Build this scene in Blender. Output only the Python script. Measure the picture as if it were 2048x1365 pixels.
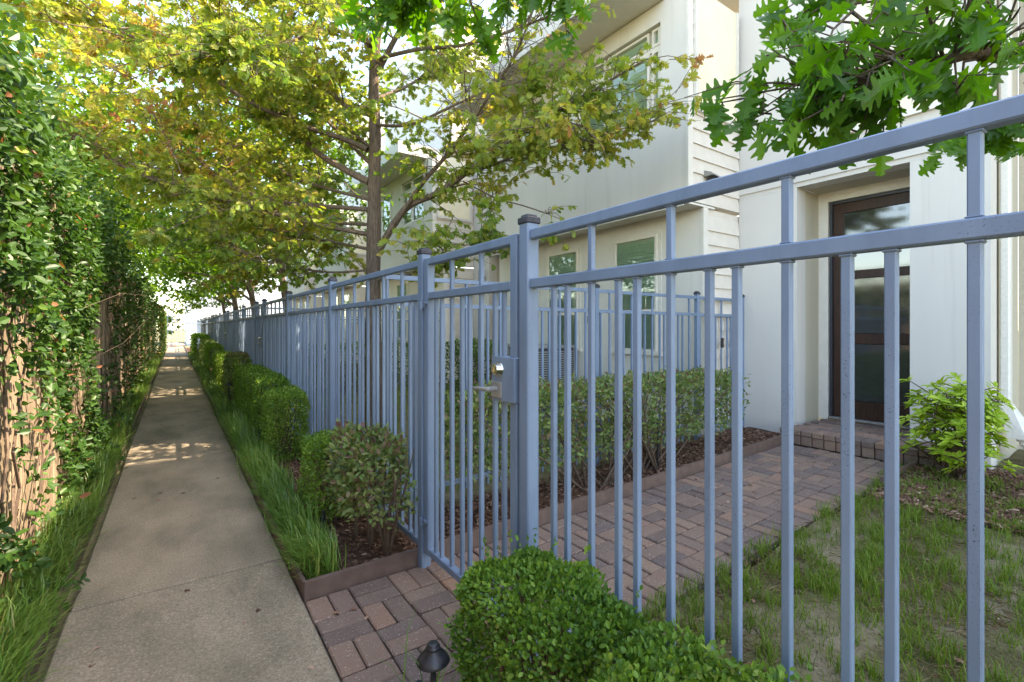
import bpy, bmesh, math, random
import numpy as np
from mathutils import Vector, Matrix, Euler
R = math.radians
random.seed(7)
rng = np.random.default_rng(7)
S = bpy.context.scene
for o in list(bpy.data.objects):
    bpy.data.objects.remove(o)
COL = S.collection

# ------------------------------------------------------------------ camera, sky, sun, exposure
TH = math.atan(674 / 960.0)
SN, CS, H = math.sin(TH), math.cos(TH), 1.28
cam_d = bpy.data.cameras.new('camera')
cam_d.sensor_width = 36.0
cam_d.lens = 960 / 2048.0 * 36.0
cam_d.shift_y = -27.5 / 2048.0
cam_d.clip_start = 0.02
cam_d.clip_end = 2000
cam = bpy.data.objects.new('camera', cam_d)
COL.objects.link(cam)
cam.location = (0, 0, H)
cam.rotation_euler = (R(90), 0, -TH)
S.camera = cam
SUN_EL, SUN_AZ = R(52), math.atan2(0.84, -0.55)
world = bpy.data.worlds.new('World')
S.world = world
world.use_nodes = True
wn = world.node_tree
sky = wn.nodes.new('ShaderNodeTexSky')
sky.sky_type = 'NISHITA'
sky.sun_disc = False
sky.sun_elevation = SUN_EL
sky.sun_rotation = SUN_AZ
sky.dust_density = 0.8
sky.air_density = 1.0
sky.ozone_density = 1.0
bg = wn.nodes['Background']
bg.inputs[1].default_value = 0.15
wn.links.new(sky.outputs[0], bg.inputs[0])
sun_d = bpy.data.lights.new('sun', 'SUN')
sun_d.energy = 2.5
sun_d.angle = R(0.5)
sun_d.color = (1.0, 0.93, 0.82)
sun = bpy.data.objects.new('sun', sun_d)
COL.objects.link(sun)
SD = Vector((math.sin(SUN_AZ) * math.cos(SUN_EL), math.cos(SUN_AZ) * math.cos(SUN_EL), math.sin(SUN_EL)))
sun.rotation_euler = SD.to_track_quat('Z', 'Y').to_euler()
sun.location = (20, -8, 30)
S.view_settings.view_transform = 'Standard'
S.view_settings.look = 'None'
S.view_settings.gamma = 1.0
S.view_settings.use_curve_mapping = False
S.view_settings.exposure = 2.92
S.view_settings.use_white_balance = True
S.view_settings.white_balance_temperature = 8200
S.view_settings.white_balance_tint = 10

def at(px, py, d):
    """world point seen at a photo pixel at camera depth d (used to take measurements off the photo)"""
    u = (px - 1024) / 960.0; w = (655 - py) / 960.0
    return Vector((d * (SN + u * CS), d * (CS - u * SN), H + d * w))

# ------------------------------------------------------------------ materials
def new_mat(name):
    m = bpy.data.materials.new(name); m.use_nodes = True
    nt = m.node_tree
    p = nt.nodes['Principled BSDF']
    return m, nt, p

def N(nt, t, **kw):
    n = nt.nodes.new(t)
    for k, v in kw.items():
        if k.startswith('i_'):
            n.inputs[k[2:].replace('_', ' ')].default_value = v
        else:
            setattr(n, k, v)
    return n

def ramp(nt, stops, fac=None):
    r = nt.nodes.new('ShaderNodeValToRGB')
    el = r.color_ramp.elements
    while len(el) < len(stops): el.new(0.5)
    for e, (p, c) in zip(el, stops):
        e.position = p
        e.color = (c[0], c[1], c[2], 1) if not isinstance(c, (int, float)) else (c, c, c, 1)
    if fac is not None: nt.links.new(fac, r.inputs[0])
    return r

def coords(nt, scale=(1, 1, 1), kind='Object'):
    t = nt.nodes.new('ShaderNodeTexCoord')
    m = nt.nodes.new('ShaderNodeMapping')
    m.inputs['Scale'].default_value = scale
    nt.links.new(t.outputs[kind], m.inputs[0])
    return m.outputs[0]

def worldpos(nt, scale=(1, 1, 1)):
    g = nt.nodes.new('ShaderNodeNewGeometry')
    m = nt.nodes.new('ShaderNodeMapping')
    m.inputs['Scale'].default_value = scale
    nt.links.new(g.outputs['Position'], m.inputs[0])
    return m.outputs[0]

def noise(nt, vec, scale, detail=4, rough=0.55):
    n = nt.nodes.new('ShaderNodeTexNoise')
    n.inputs['Scale'].default_value = scale
    n.inputs['Detail'].default_value = detail
    n.inputs['Roughness'].default_value = rough
    if vec is not None: nt.links.new(vec, n.inputs['Vector'])
    return n.outputs['Fac']

def bump(nt, p, h, strength=0.3, dist=0.01):
    b = nt.nodes.new('ShaderNodeBump')
    b.inputs['Strength'].default_value = strength
    b.inputs['Distance'].default_value = dist
    nt.links.new(h, b.inputs['Height'])
    nt.links.new(b.outputs[0], p.inputs['Normal'])
    return b

def mixc(nt, a, b, fac, mode='MIX'):
    m = nt.nodes.new('ShaderNodeMix'); m.data_type = 'RGBA'; m.blend_type = mode
    for sock, v in ((m.inputs[6], a), (m.inputs[7], b)):
        if isinstance(v, tuple): sock.default_value = (*v[:3], 1)
        else: nt.links.new(v, sock)
    if isinstance(fac, float): m.inputs[0].default_value = fac
    else: nt.links.new(fac, m.inputs[0])
    return m.outputs[2]

def mat_simple(name, col, rough=0.5, metal=0.0, nscale=20, var=0.12, bstr=0.1, bdist=0.002, spec=0.5):
    m, nt, p = new_mat(name)
    v = worldpos(nt)
    f = noise(nt, v, nscale, 5)
    r = ramp(nt, [(0.3, tuple(c * (1 - var) for c in col)), (0.7, tuple(min(1, c * (1 + var)) for c in col))], f)
    nt.links.new(r.outputs[0], p.inputs['Base Color'])
    p.inputs['Roughness'].default_value = rough
    p.inputs['Metallic'].default_value = metal
    p.inputs['Specular IOR Level'].default_value = spec
    if bstr: bump(nt, p, noise(nt, v, nscale * 3, 4), bstr, bdist)
    return m

def mat_paint(name, col):
    m, nt, p = new_mat(name)
    v = worldpos(nt)
    f = noise(nt, worldpos(nt, (1, 1, .22)), 9, 6, .65)
    r = ramp(nt, [(0.3, tuple(c * k for c, k in zip(col, (.80, .80, .80)))), (0.55, col), (0.75, tuple(c * k for c, k in zip(col, (1.16, 1.12, 1.06))))], f)
    dk = tuple(c * 0.25 for c in col)
    sp = noise(nt, v, 300, 2, 0.4)
    area = noise(nt, v, 3.5, 3)
    ma = N(nt, 'ShaderNodeMath', operation='MULTIPLY')
    rs = ramp(nt, [(0.64, 0.0), (0.71, 1.0)], sp)
    ra = ramp(nt, [(0.52, 0.0), (0.66, 1.0)], area)
    nt.links.new(rs.outputs[0], ma.inputs[0]); nt.links.new(ra.outputs[0], ma.inputs[1])
    c = mixc(nt, r.outputs[0], dk, ma.outputs[0])
    nt.links.new(c, p.inputs['Base Color'])
    p.inputs['Roughness'].default_value = 0.42
    p.inputs['Specular IOR Level'].default_value = 0.45
    bump(nt, p, noise(nt, v, 160, 3), 0.12, 0.001)
    return m

def mat_stucco(name, col, stain=0.1):
    m, nt, p = new_mat(name)
    v = worldpos(nt)
    big = noise(nt, worldpos(nt, (1, 1, 0.25)), 1.6, 5)
    r = ramp(nt, [(0.3, tuple(c * (1 - stain) for c in col)), (0.65, col)], big)
    st = noise(nt, worldpos(nt, (3.2, 3.2, 0.12)), 3.0, 5, 0.65)
    c = mixc(nt, r.outputs[0], tuple(x * f for x, f in zip(col, (.66, .64, .58))), ramp(nt, [(0.58, 0.0), (0.80, 0.42)], st).outputs[0])
    nt.links.new(c, p.inputs['Base Color'])
    p.inputs['Roughness'].default_value = 0.85
    p.inputs['Specular IOR Level'].default_value = 0.25
    bump(nt, p, noise(nt, worldpos(nt, (1, 1, 2.2)), 60, 5, 0.6), 0.22, 0.004)
    return m

def mat_leaf(name, stops, trans=0.45, gloss=0.42, spec=0.4, tint=(1.25, 1.3, 0.55), attr=True):
    m, nt, p = new_mat(name)
    if attr:
        a = nt.nodes.new('ShaderNodeAttribute'); a.attribute_name = 'hue'
        fac = a.outputs['Fac']
    else:
        fac = nt.nodes.new('ShaderNodeObjectInfo').outputs['Random']
    r = ramp(nt, stops, fac)
    f = noise(nt, worldpos(nt), 60, 2)
    c = mixc(nt, r.outputs[0], (0.62, 0.62, 0.62), 0.0)
    hv = nt.nodes.new('ShaderNodeHueSaturation')
    mr = N(nt, 'ShaderNodeMapRange'); mr.inputs[3].default_value = 0.75; mr.inputs[4].default_value = 1.25
    nt.links.new(f, mr.inputs[0]); nt.links.new(mr.outputs[0], hv.inputs['Value'])
    nt.links.new(c, hv.inputs['Color'])
    nt.links.new(hv.outputs[0], p.inputs['Base Color'])
    p.inputs['Roughness'].default_value = gloss
    p.inputs['Specular IOR Level'].default_value = spec
    t = nt.nodes.new('ShaderNodeBsdfTranslucent')
    tc = mixc(nt, hv.outputs[0], tint, 1.0, 'MULTIPLY')
    br = nt.nodes.new('ShaderNodeBrightContrast')
    nt.links.new(tc, t.inputs['Color'])
    mx = nt.nodes.new('ShaderNodeMixShader'); mx.inputs[0].default_value = trans
    nt.links.new(p.outputs[0], mx.inputs[1]); nt.links.new(t.outputs[0], mx.inputs[2])
    nt.nodes.remove(br)
    nt.links.new(mx.outputs[0], nt.nodes['Material Output'].inputs['Surface'])
    return m

M = {}
M['blue'] = mat_paint('blue_grey_paint', (0.155, 0.218, 0.322))
M['cap'] = mat_simple('black_weathered_cap', (0.03, 0.03, 0.045), 0.45, 0, 40, 0.6, 0.2)
M['chrome'] = mat_simple('worn_chrome', (0.60, 0.57, 0.50), 0.16, 1.0, 30, 0.2, 0)
M['stucco'] = mat_stucco('cream_white_stucco', (0.71, 0.67, 0.615))
M['stucco2'] = mat_stucco('white_stucco', (0.63, 0.60, 0.565), 0.06)
M['beige'] = mat_stucco('beige_stucco', (0.56, 0.51, 0.41), 0.12)
M['siding'] = mat_simple('painted_siding', (0.66, 0.60, 0.53), 0.6, 0, 8, 0.05, 0.15, 0.002)
M['trim'] = mat_simple('painted_trim', (0.68, 0.64, 0.58), 0.55, 0, 10, 0.05, 0.08)
M['vinyl'] = mat_simple('cream_window_frame', (0.72, 0.67, 0.60), 0.4, 0, 10, 0.04, 0.0)
M['creampane'] = mat_simple('cream_blind_panel', (0.85, 0.75, 0.55), 0.35, 0, 3, 0.07, 0.0)
M['blind'] = mat_simple('green_blind', (0.58, 0.66, 0.56), 0.6, 0, 10, 0.1, 0)
M['black'] = mat_simple('black_metal', (0.018, 0.018, 0.024), 0.42, 0.2, 50, 0.5, 0.12)
M['plastic'] = mat_simple('dark_grey_plastic', (0.03, 0.035, 0.045), 0.45, 0, 50, 0.3, 0.05)
M['pvc'] = mat_simple('white_pvc', (0.74, 0.72, 0.68), 0.4, 0, 40, 0.08, 0.05)
M['grey'] = mat_simple('grey_metal', (0.30, 0.29, 0.28), 0.5, 0.3, 30, 0.15, 0.1)
M['edging'] = mat_simple('brown_composite_edging', (0.125, 0.08, 0.066), 0.7, 0, 14, 0.22, 0.25, 0.003)

def mat_wood(name, c1, c2, axis_scale, rough=0.8):
    m, nt, p = new_mat(name)
    f = noise(nt, worldpos(nt, axis_scale), 12, 6, 0.6)
    oi = nt.nodes.new('ShaderNodeObjectInfo')
    r = ramp(nt, [(0.28, c1), (0.72, c2)], f)
    hv = nt.nodes.new('ShaderNodeHueSaturation')
    mr = N(nt, 'ShaderNodeMapRange'); mr.inputs[3].default_value = 0.72; mr.inputs[4].default_value = 1.2
    nt.links.new(oi.outputs['Random'], mr.inputs[0]); nt.links.new(mr.outputs[0], hv.inputs['Value'])
    nt.links.new(r.outputs[0], hv.inputs['Color'])
    nt.links.new(hv.outputs[0], p.inputs['Base Color'])
    p.inputs['Roughness'].default_value = rough
    p.inputs['Specular IOR Level'].default_value = 0.25
    bump(nt, p, f, 0.35, 0.004)
    return m
M['board'] = mat_wood('weathered_cedar', (0.20, 0.145, 0.10), (0.40, 0.30, 0.215), (6, 6, 0.7))
M['door'] = mat_wood('dark_stained_door', (0.035, 0.018, 0.013), (0.085, 0.042, 0.029), (5, 5, 0.5), 0.4)
M['bark'] = mat_wood('oak_bark', (0.07, 0.05, 0.038), (0.25, 0.18, 0.135), (5, 5, 0.9), 0.9)
M['bark'].node_tree.nodes['Bump'].inputs['Strength'].default_value = 1.0
M['bark'].node_tree.nodes['Bump'].inputs['Distance'].default_value = 0.02
M['palebark'] = mat_wood('pale_pinkish_bark', (0.22, 0.15, 0.12), (0.42, 0.31, 0.25), (4, 4, 1.0), 0.9)
M['stem'] = mat_simple('brown_stem', (0.10, 0.065, 0.045), 0.8, 0, 40, 0.3, 0.3)

def mat_brick():
    m, nt, p = new_mat('tumbled_paver')
    oi = nt.nodes.new('ShaderNodeObjectInfo')
    r = ramp(nt, [(0.0, (0.13, 0.09, 0.08)), (0.25, (0.175, 0.12, 0.10)), (0.5, (0.225, 0.142, 0.108)),
                  (0.72, (0.125, 0.094, 0.09)), (0.88, (0.275, 0.16, 0.113)), (1.0, (0.21, 0.15, 0.115))], oi.outputs['Random'])
    v = worldpos(nt)
    f = noise(nt, v, 14, 5)
    c = mixc(nt, r.outputs[0], (0.20, 0.16, 0.13), ramp(nt, [(0.45, 0.0), (0.75, 0.45)], f).outputs[0])
    sp = noise(nt, v, 130, 2)
    c = mixc(nt, c, (0.52, 0.45, 0.38), ramp(nt, [(0.64, 0.0), (0.70, 0.85)], sp).outputs[0])
    c = mixc(nt, c, (0.055, 0.042, 0.036), ramp(nt, [(0.28, 0.5), (0.40, 0.0)], noise(nt, v, 90, 3)).outputs[0])
    nt.links.new(c, p.inputs['Base Color'])
    p.inputs['Roughness'].default_value = 0.85
    p.inputs['Specular IOR Level'].default_value = 0.25
    bump(nt, p, noise(nt, v, 130, 4, 0.65), 0.45, 0.004)
    return m
M['brick'] = mat_brick()

def mat_concrete():
    m, nt, p = new_mat('aged_concrete')
    v = worldpos(nt)
    big = noise(nt, worldpos(nt, (1.4, 0.7, 1)), 1.7, 6, 0.6)
    r = ramp(nt, [(0.28, (0.125, 0.108, 0.078)), (0.48, (0.25, 0.20, 0.145)), (0.7, (0.35, 0.275, 0.20))], big)
    fine = noise(nt, v, 120, 4, 0.75)
    c = mixc(nt, r.outputs[0], (0.09, 0.08, 0.065), ramp(nt, [(0.36, 0.65), (0.5, 0.0)], fine).outputs[0])
    c = mixc(nt, c, (0.46, 0.40, 0.31), ramp(nt, [(0.55, 0.0), (0.68, 0.7)], fine).outputs[0])
    md = noise(nt, v, 26, 5, 0.6)
    c = mixc(nt, c, (0.16, 0.145, 0.11), ramp(nt, [(0.5, 0.0), (0.75, 0.4)], md).outputs[0])
    # mildew along the planted right edge and where water stands
    mo = noise(nt, worldpos(nt, (1.0, 0.6, 1)), 1.15, 4, 0.5)
    c = mixc(nt, c, (0.085, 0.082, 0.05), ramp(nt, [(0.55, 0.0), (0.75, 0.6)], mo).outputs[0])
    nt.links.new(c, p.inputs['Base Color'])
    p.inputs['Roughness'].default_value = 0.9
    p.inputs['Specular IOR Level'].default_value = 0.2
    bump(nt, p, noise(nt, v, 240, 4, 0.7), 0.6, 0.004)
    return m
M['concrete'] = mat_concrete()

def mat_soil(name, c1, c2, c3):
    m, nt, p = new_mat(name)
    v = worldpos(nt)
    f = noise(nt, v, 3.0, 6, 0.6)
    r = ramp(nt, [(0.3, c1), (0.5, c2), (0.68, c3)], f)
    c = mixc(nt, r.outputs[0], tuple(x * 0.4 for x in c1), ramp(nt, [(0.3, 0.8), (0.5, 0.0)], noise(nt, v, 55, 5, 0.7)).outputs[0])
    c = mixc(nt, c, tuple(min(1, x * 1.5) for x in c3), ramp(nt, [(0.58, 0.0), (0.72, 0.6)], noise(nt, v, 90, 4, 0.7)).outputs[0])
    nt.links.new(c, p.inputs['Base Color'])
    p.inputs['Roughness'].default_value = 0.95
    p.inputs['Specular IOR Level'].default_value = 0.15
    bump(nt, p, noise(nt, v, 45, 6, 0.7), 0.8, 0.02)
    return m
M['soil'] = mat_soil('bare_lawn_soil', (0.08, 0.085, 0.028), (0.165, 0.14, 0.075), (0.27, 0.22, 0.155))
M['mulchbed'] = mat_soil('mulch_bed', (0.045, 0.026, 0.018), (0.09, 0.05, 0.034), (0.15, 0.085, 0.055))
M['joint'] = mat_simple('paver_joint_sand', (0.055, 0.046, 0.036), 0.95, 0, 60, 0.4, 0.4)
M['chip'] = mat_leaf('mulch_chip', [(0.0, (0.045, 0.024, 0.016)), (0.5, (0.14, 0.07, 0.045)), (0.85, (0.26, 0.15, 0.10)), (1.0, (0.40, 0.28, 0.20))], 0.0, 0.8, 0.2)
M['straw'] = mat_leaf('dry_grass', [(0.0, (0.20, 0.15, 0.09)), (1.0, (0.42, 0.33, 0.21))], 0.2, 0.7, 0.2)
M['grass'] = mat_leaf('lawn_grass', [(0.0, (0.06, 0.12, 0.015)), (0.6, (0.13, 0.22, 0.025)), (1.0, (0.23, 0.28, 0.05))], 0.35, 0.5, 0.3)
M['liriope'] = mat_leaf('strap_grass', [(0.0, (0.06, 0.135, 0.03)), (0.55, (0.135, 0.255, 0.048)), (0.9, (0.25, 0.36, 0.08)), (1.0, (0.32, 0.30, 0.09))], 0.3, 0.35, 0.5)
M['treeleaf'] = mat_leaf('turning_oak_leaf', [(0.0, (0.09, 0.18, 0.03)), (0.35, (0.20, 0.275, 0.045)), (0.62, (0.335, 0.335, 0.06)), (0.8, (0.44, 0.35, 0.08)), (0.9, (0.29, 0.16, 0.08)), (1.0, (0.42, 0.18, 0.09))], 0.52, 0.45, 0.35, (1.4, 1.4, 0.75))
M['greentree'] = mat_leaf('green_tree_leaf', [(0.0, (0.045, 0.12, 0.015)), (0.5, (0.09, 0.18, 0.02)), (1.0, (0.20, 0.25, 0.03))], 0.5, 0.45, 0.35, (1.5, 1.5, 0.6))
M['oakleaf'] = mat_leaf('green_oak_leaf', [(0.0, (0.035, 0.105, 0.02)), (0.5, (0.065, 0.165, 0.02)), (1.0, (0.12, 0.24, 0.025))], 0.5, 0.4, 0.35, (1.7, 1.9, 0.35))
M['ivy'] = mat_leaf('vine_leaf', [(0.0, (0.022, 0.06, 0.014)), (0.45, (0.045, 0.11, 0.02)), (0.8, (0.10, 0.17, 0.03)), (0.95, (0.22, 0.25, 0.05)), (1.0, (0.26, 0.11, 0.06))], 0.33, 0.42, 0.3)
M['box'] = mat_leaf('boxwood_leaf', [(0.0, (0.05, 0.13, 0.025)), (0.5, (0.125, 0.245, 0.038)), (0.85, (0.22, 0.35, 0.055)), (1.0, (0.33, 0.40, 0.10))], 0.4, 0.42, 0.28)
M['loro'] = mat_leaf('loropetalum_leaf', [(0.0, (0.065, 0.135, 0.04)), (0.5, (0.15, 0.23, 0.07)), (0.85, (0.24, 0.27, 0.10)), (1.0, (0.20, 0.10, 0.09))], 0.3, 0.5, 0.35)
M['azalea'] = mat_leaf('chartreuse_leaf', [(0.0, (0.20, 0.34, 0.03)), (0.6, (0.36, 0.50, 0.05)), (1.0, (0.48, 0.58, 0.10))], 0.4, 0.4, 0.4)

def mat_glass(name, tintcol, rough, ribs=False):
    m, nt, p = new_mat(name)
    p.inputs['Base Color'].default_value = (*tintcol, 1)
    p.inputs['Roughness'].default_value = rough
    p.inputs['Specular IOR Level'].default_value = 0.9
    p.inputs['IOR'].default_value = 1.75
    if ribs:
        w = N(nt, 'ShaderNodeTexWave', wave_type='BANDS', bands_direction='Y')
        w.inputs['Scale'].default_value = 28
        w.inputs['Distortion'].default_value = 0.4
        nt.links.new(worldpos(nt), w.inputs['Vector'])
        bump(nt, p, w.outputs['Fac'], 0.05, 0.0004)
        p.inputs['Coat Weight'].default_value = 0.0
    else:
        bump(nt, p, noise(nt, worldpos(nt), 2.0, 2), 0.05, 0.02)
    return m
M['ribglass'] = mat_glass('reeded_door_glass', (0.03, 0.035, 0.035), 0.06, True)
def mat_clear():
    m, nt, p = new_mat('window_glass')
    gl = nt.nodes.new('ShaderNodeBsdfGlossy'); gl.inputs['Roughness'].default_value = 0.02
    gl.inputs['Color'].default_value = (0.9, 0.95, 0.92, 1)
    tr = nt.nodes.new('ShaderNodeBsdfTransparent'); tr.inputs['Color'].default_value = (0.82, 0.92, 0.84, 1)
    fr = nt.nodes.new('ShaderNodeFresnel'); fr.inputs['IOR'].default_value = 1.9
    mx = nt.nodes.new('ShaderNodeMixShader')
    nt.links.new(fr.outputs[0], mx.inputs[0]); nt.links.new(tr.outputs[0], mx.inputs[1]); nt.links.new(gl.outputs[0], mx.inputs[2])
    nt.links.new(mx.outputs[0], nt.nodes['Material Output'].inputs['Surface'])
    return m
M['glass'] = mat_clear()

# ------------------------------------------------------------------ object helpers
def link(o, parent=None):
    COL.objects.link(o)
    if parent is not None: o.parent = parent
    return o

def tag(o, label=None, cat=None, group=None, kind=None):
    if label: o['label'] = label
    if cat: o['category'] = cat
    if group: o['group'] = group
    if kind: o['kind'] = kind
    return o

def thing(name, loc, label, cat, group=None, rz=0):
    o = bpy.data.objects.new(name, None)
    o.empty_display_size = 0.1
    link(o); o.location = loc; o.rotation_euler = (0, 0, rz)
    return tag(o, label, cat, group)

class MB:
    """collects shapes given in world (or prototype) coordinates into one mesh"""
    def __init__(s): s.v = []; s.f = []
    def add(s, vs, fs):
        b = len(s.v); s.v += [tuple(v) for v in vs]; s.f += [tuple(i + b for i in f) for f in fs]
        return s
    def box(s, x0, x1, y0, y1, z0, z1, bev=0.0):
        if bev <= 0:
            return s.add([(x0, y0, z0), (x1, y0, z0), (x1, y1, z0), (x0, y1, z0), (x0, y0, z1), (x1, y0, z1), (x1, y1, z1), (x0, y1, z1)],
                         [(0, 3, 2, 1), (4, 5, 6, 7), (0, 1, 5, 4), (1, 2, 6, 5), (2, 3, 7, 6), (3, 0, 4, 7)])
        bm = bmesh.new()
        bmesh.ops.create_cube(bm, size=1)
        for v in bm.verts:
            v.co = Vector((x0 + (v.co.x + .5) * (x1 - x0), y0 + (v.co.y + .5) * (y1 - y0), z0 + (v.co.z + .5) * (z1 - z0)))
        bmesh.ops.bevel(bm, geom=bm.edges[:], offset=bev, segments=1, affect='EDGES')
        bm.verts.index_update()
        s.add([v.co for v in bm.verts], [[v.index for v in f.verts] for f in bm.faces])
        bm.free(); return s
    def tube(s, pts, radii, sides=8, cap=True, jit=0.0):
        pts = [Vector(p) for p in pts]
        if not hasattr(radii, '__len__'): radii = [radii] * len(pts)
        rings = []
        up = None
        for i, p in enumerate(pts):
            t = (pts[min(i + 1, len(pts) - 1)] - pts[max(i - 1, 0)]).normalized()
            if up is None:
                up = Vector((0, 0, 1)) if abs(t.z) < 0.9 else Vector((1, 0, 0))
            a = t.cross(up).normalized(); b = a.cross(t).normalized(); up = b
            ring = []
            for k in range(sides):
                an = 2 * math.pi * k / sides
                rr = radii[i] * (1 + (random.uniform(-jit, jit) if jit else 0))
                ring.append(p + a * math.cos(an) * rr + b * math.sin(an) * rr)
            rings.append(ring)
        b0 = 0
        vs = [v for r in rings for v in r]; fs = []
        for i in range(len(rings) - 1):
            for k in range(sides):
                k2 = (k + 1) % sides
                fs.append((i * sides + k, i * sides + k2, (i + 1) * sides + k2, (i + 1) * sides + k))
        if cap:
            fs.append(tuple(range(sides - 1, -1, -1)))
            fs.append(tuple((len(rings) - 1) * sides + k for k in range(sides)))
        return s.add(vs, fs)
    def lathe(s, prof, cx, cy, cz, sides=24):
        vs = []; fs = []
        for r, z in prof:
            for k in range(sides):
                a = 2 * math.pi * k / sides
                vs.append((cx + r * math.cos(a), cy + r * math.sin(a), cz + z))
        for i in range(len(prof) - 1):
            for k in range(sides):
                k2 = (k + 1) % sides
                fs.append((i * sides + k, i * sides + k2, (i + 1) * sides + k2, (i + 1) * sides + k))
        fs.append(tuple(range(sides - 1, -1, -1)))
        fs.append(tuple((len(prof) - 1) * sides + k for k in range(sides)))
        return s.add(vs, fs)
    def build(s, name, mat, parent=None, smooth=False, kind=None, label=None):
        me = bpy.data.meshes.new(name)
        off = Vector((0, 0, 0))
        if parent is not None:
            off = parent_world(parent)
        me.from_pydata([(v[0] - off.x, v[1] - off.y, v[2] - off.z) for v in s.v], [], s.f)
        me.validate(); me.update()
        if smooth:
            me.shade_smooth()
        me.materials.append(M[mat] if isinstance(mat, str) else mat)
        o = bpy.data.objects.new(name, me)
        link(o, parent)
        if kind: o['kind'] = kind
        if label: o['label'] = label
        return o

def parent_world(p):
    off = Vector((0, 0, 0))
    while p is not None:
        off += p.location; p = p.parent
    return off

def box(name, mat, parent, x0, x1, y0, y1, z0, z1, bev=0.0, kind=None, label=None):
    return MB().box(x0, x1, y0, y1, z0, z1, bev).build(name, mat, parent, kind=kind, label=label)

def inst(name, mesh, parent, loc, rot=None, scale=None):
    o = bpy.data.objects.new(name, mesh)
    link(o, parent)
    o.location = Vector(loc) - parent_world(parent)
    if rot is not None: o.rotation_euler = rot
    if scale is not None: o.scale = scale
    return o

def copy_tree(o, parent=None):
    c = o.copy(); COL.objects.link(c); c.parent = parent
    for ch in KIDS.get(o.name, None) or [x for x in o.children]:
        copy_tree(ch, c)
    return c
KIDS = {}

# ---- leaves
def tmpl_from_outline(out, fold=0.18, droop=0.0):
    vs = [(0, 0, 0), (1, 0, -droop)]
    n = len(out)
    left = []; right = []
    for t, w in out:
        left.append(len(vs)); vs.append((t, w, abs(w) * fold - droop * t * t))
    for t, w in out:
        right.append(len(vs)); vs.append((t, -w, abs(w) * fold - droop * t * t))
    f1 = [0] + [1] + left[::-1]
    f2 = [0] + right + [1]
    return np.array(vs, float), [f1, f2]
OAK_D = tmpl_from_outline([(.05, .02), (.15, .045), (.21, .13), (.25, .21), (.30, .23), (.325, .13), (.36, .07), (.42, .13), (.45, .27), (.50, .37), (.55, .385), (.575, .29), (.585, .16), (.63, .11), (.69, .17), (.73, .29), (.785, .345), (.81, .26), (.82, .15), (.86, .105), (.92, .15), (.955, .13), (.985, .04)], 0.15, 0.10)
OAK_S = tmpl_from_outline([(.12, .03), (.27, .23), (.35, .08), (.53, .40), (.60, .13), (.78, .35), (.84, .12), (.93, .15)], 0.2, 0.12)
OAK_T = tmpl_from_outline([(.25, .26), (.36, .10), (.55, .42), (.70, .16), (.82, .28)], 0.2, 0.12)
OVAL = tmpl_from_outline([(.12, .12), (.38, .27), (.68, .23), (.88, .10)], 0.25, 0.10)
OVALR = tmpl_from_outline([(.15, .2), (.5, .33), (.85, .2)], 0.25, 0.05)
LANCE = tmpl_from_outline([(.2, .10), (.5, .17), (.8, .10)], 0.3, 0.12)
BLADE = (np.array([(0, -.5, 0), (0, .5, 0), (.35, -.45, .42), (.35, .45, .42), (.7, -.3, .62), (.7, .3, .62), (1, 0, .58)], float), [[0, 2, 3, 1], [2, 4, 5, 3], [4, 6, 5]])
CHIP = (np.array([(-.5, -.5, 0), (.5, -.3, 0), (.45, .5, .08), (-.4, .4, .05), (0, 0, .3)], float), [[0, 1, 4], [1, 2, 4], [2, 3, 4], [3, 0, 4]])

def norm(a): return a / np.maximum(np.linalg.norm(a, axis=1, keepdims=True), 1e-9)

def frames(dirs, nrm):
    d = norm(dirs); s = norm(np.cross(nrm, d)); n = np.cross(d, s)
    return d, s, n

def scatter(name, tmpl, pos, dirs, nrm, scale, hue, mat, parent=None, width=None, kind='stuff'):
    V, F = tmpl
    nl = len(pos)
    d, s, n = frames(dirs, nrm)
    sc = np.asarray(scale)[:, None, None]
    w = sc if width is None else np.asarray(width)[:, None, None]
    P = pos[:, None, :] + sc * V[None, :, 0:1] * d[:, None, :] + w * V[None, :, 1:2] * s[:, None, :] + sc * V[None, :, 2:3] * n[:, None, :]
    off = parent_world(parent) if parent is not None else Vector((0, 0, 0))
    P = P.reshape(-1, 3) - np.array(off)
    nv = len(V)
    lens = np.array([len(f) for f in F]); flat = np.concatenate([np.array(f) for f in F])
    loops = (flat[None, :] + (np.arange(nl) * nv)[:, None]).reshape(-1)
    tot = np.tile(lens, nl)
    start = np.concatenate([[0], np.cumsum(tot)[:-1]])
    me = bpy.data.meshes.new(name)
    me.vertices.add(len(P)); me.vertices.foreach_set('co', P.astype(np.float32).ravel())
    me.loops.add(len(loops)); me.loops.foreach_set('vertex_index', loops.astype(np.int32))
    me.polygons.add(len(tot)); me.polygons.foreach_set('loop_start', start.astype(np.int32))
    me.update(calc_edges=True); me.validate()
    at_ = me.attributes.new('hue', 'FLOAT', 'FACE')
    at_.data.foreach_set('value', np.repeat(np.clip(hue, 0, 1), len(F)).astype(np.float32))
    me.materials.append(M[mat])
    o = bpy.data.objects.new(name, me)
    link(o, parent)
    if kind: o['kind'] = kind
    return o

def leaf_meshes(tmpl, mat, hues):
    out = []
    for h in hues:
        me = bpy.data.meshes.new('leaf')
        me.from_pydata([tuple(v) for v in tmpl[0]], [], tmpl[1])
        a = me.attributes.new('hue', 'FLOAT', 'FACE')
        a.data.foreach_set('value', [h] * len(me.polygons))
        me.materials.append(M[mat]); out.append(me)
    return out

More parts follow.
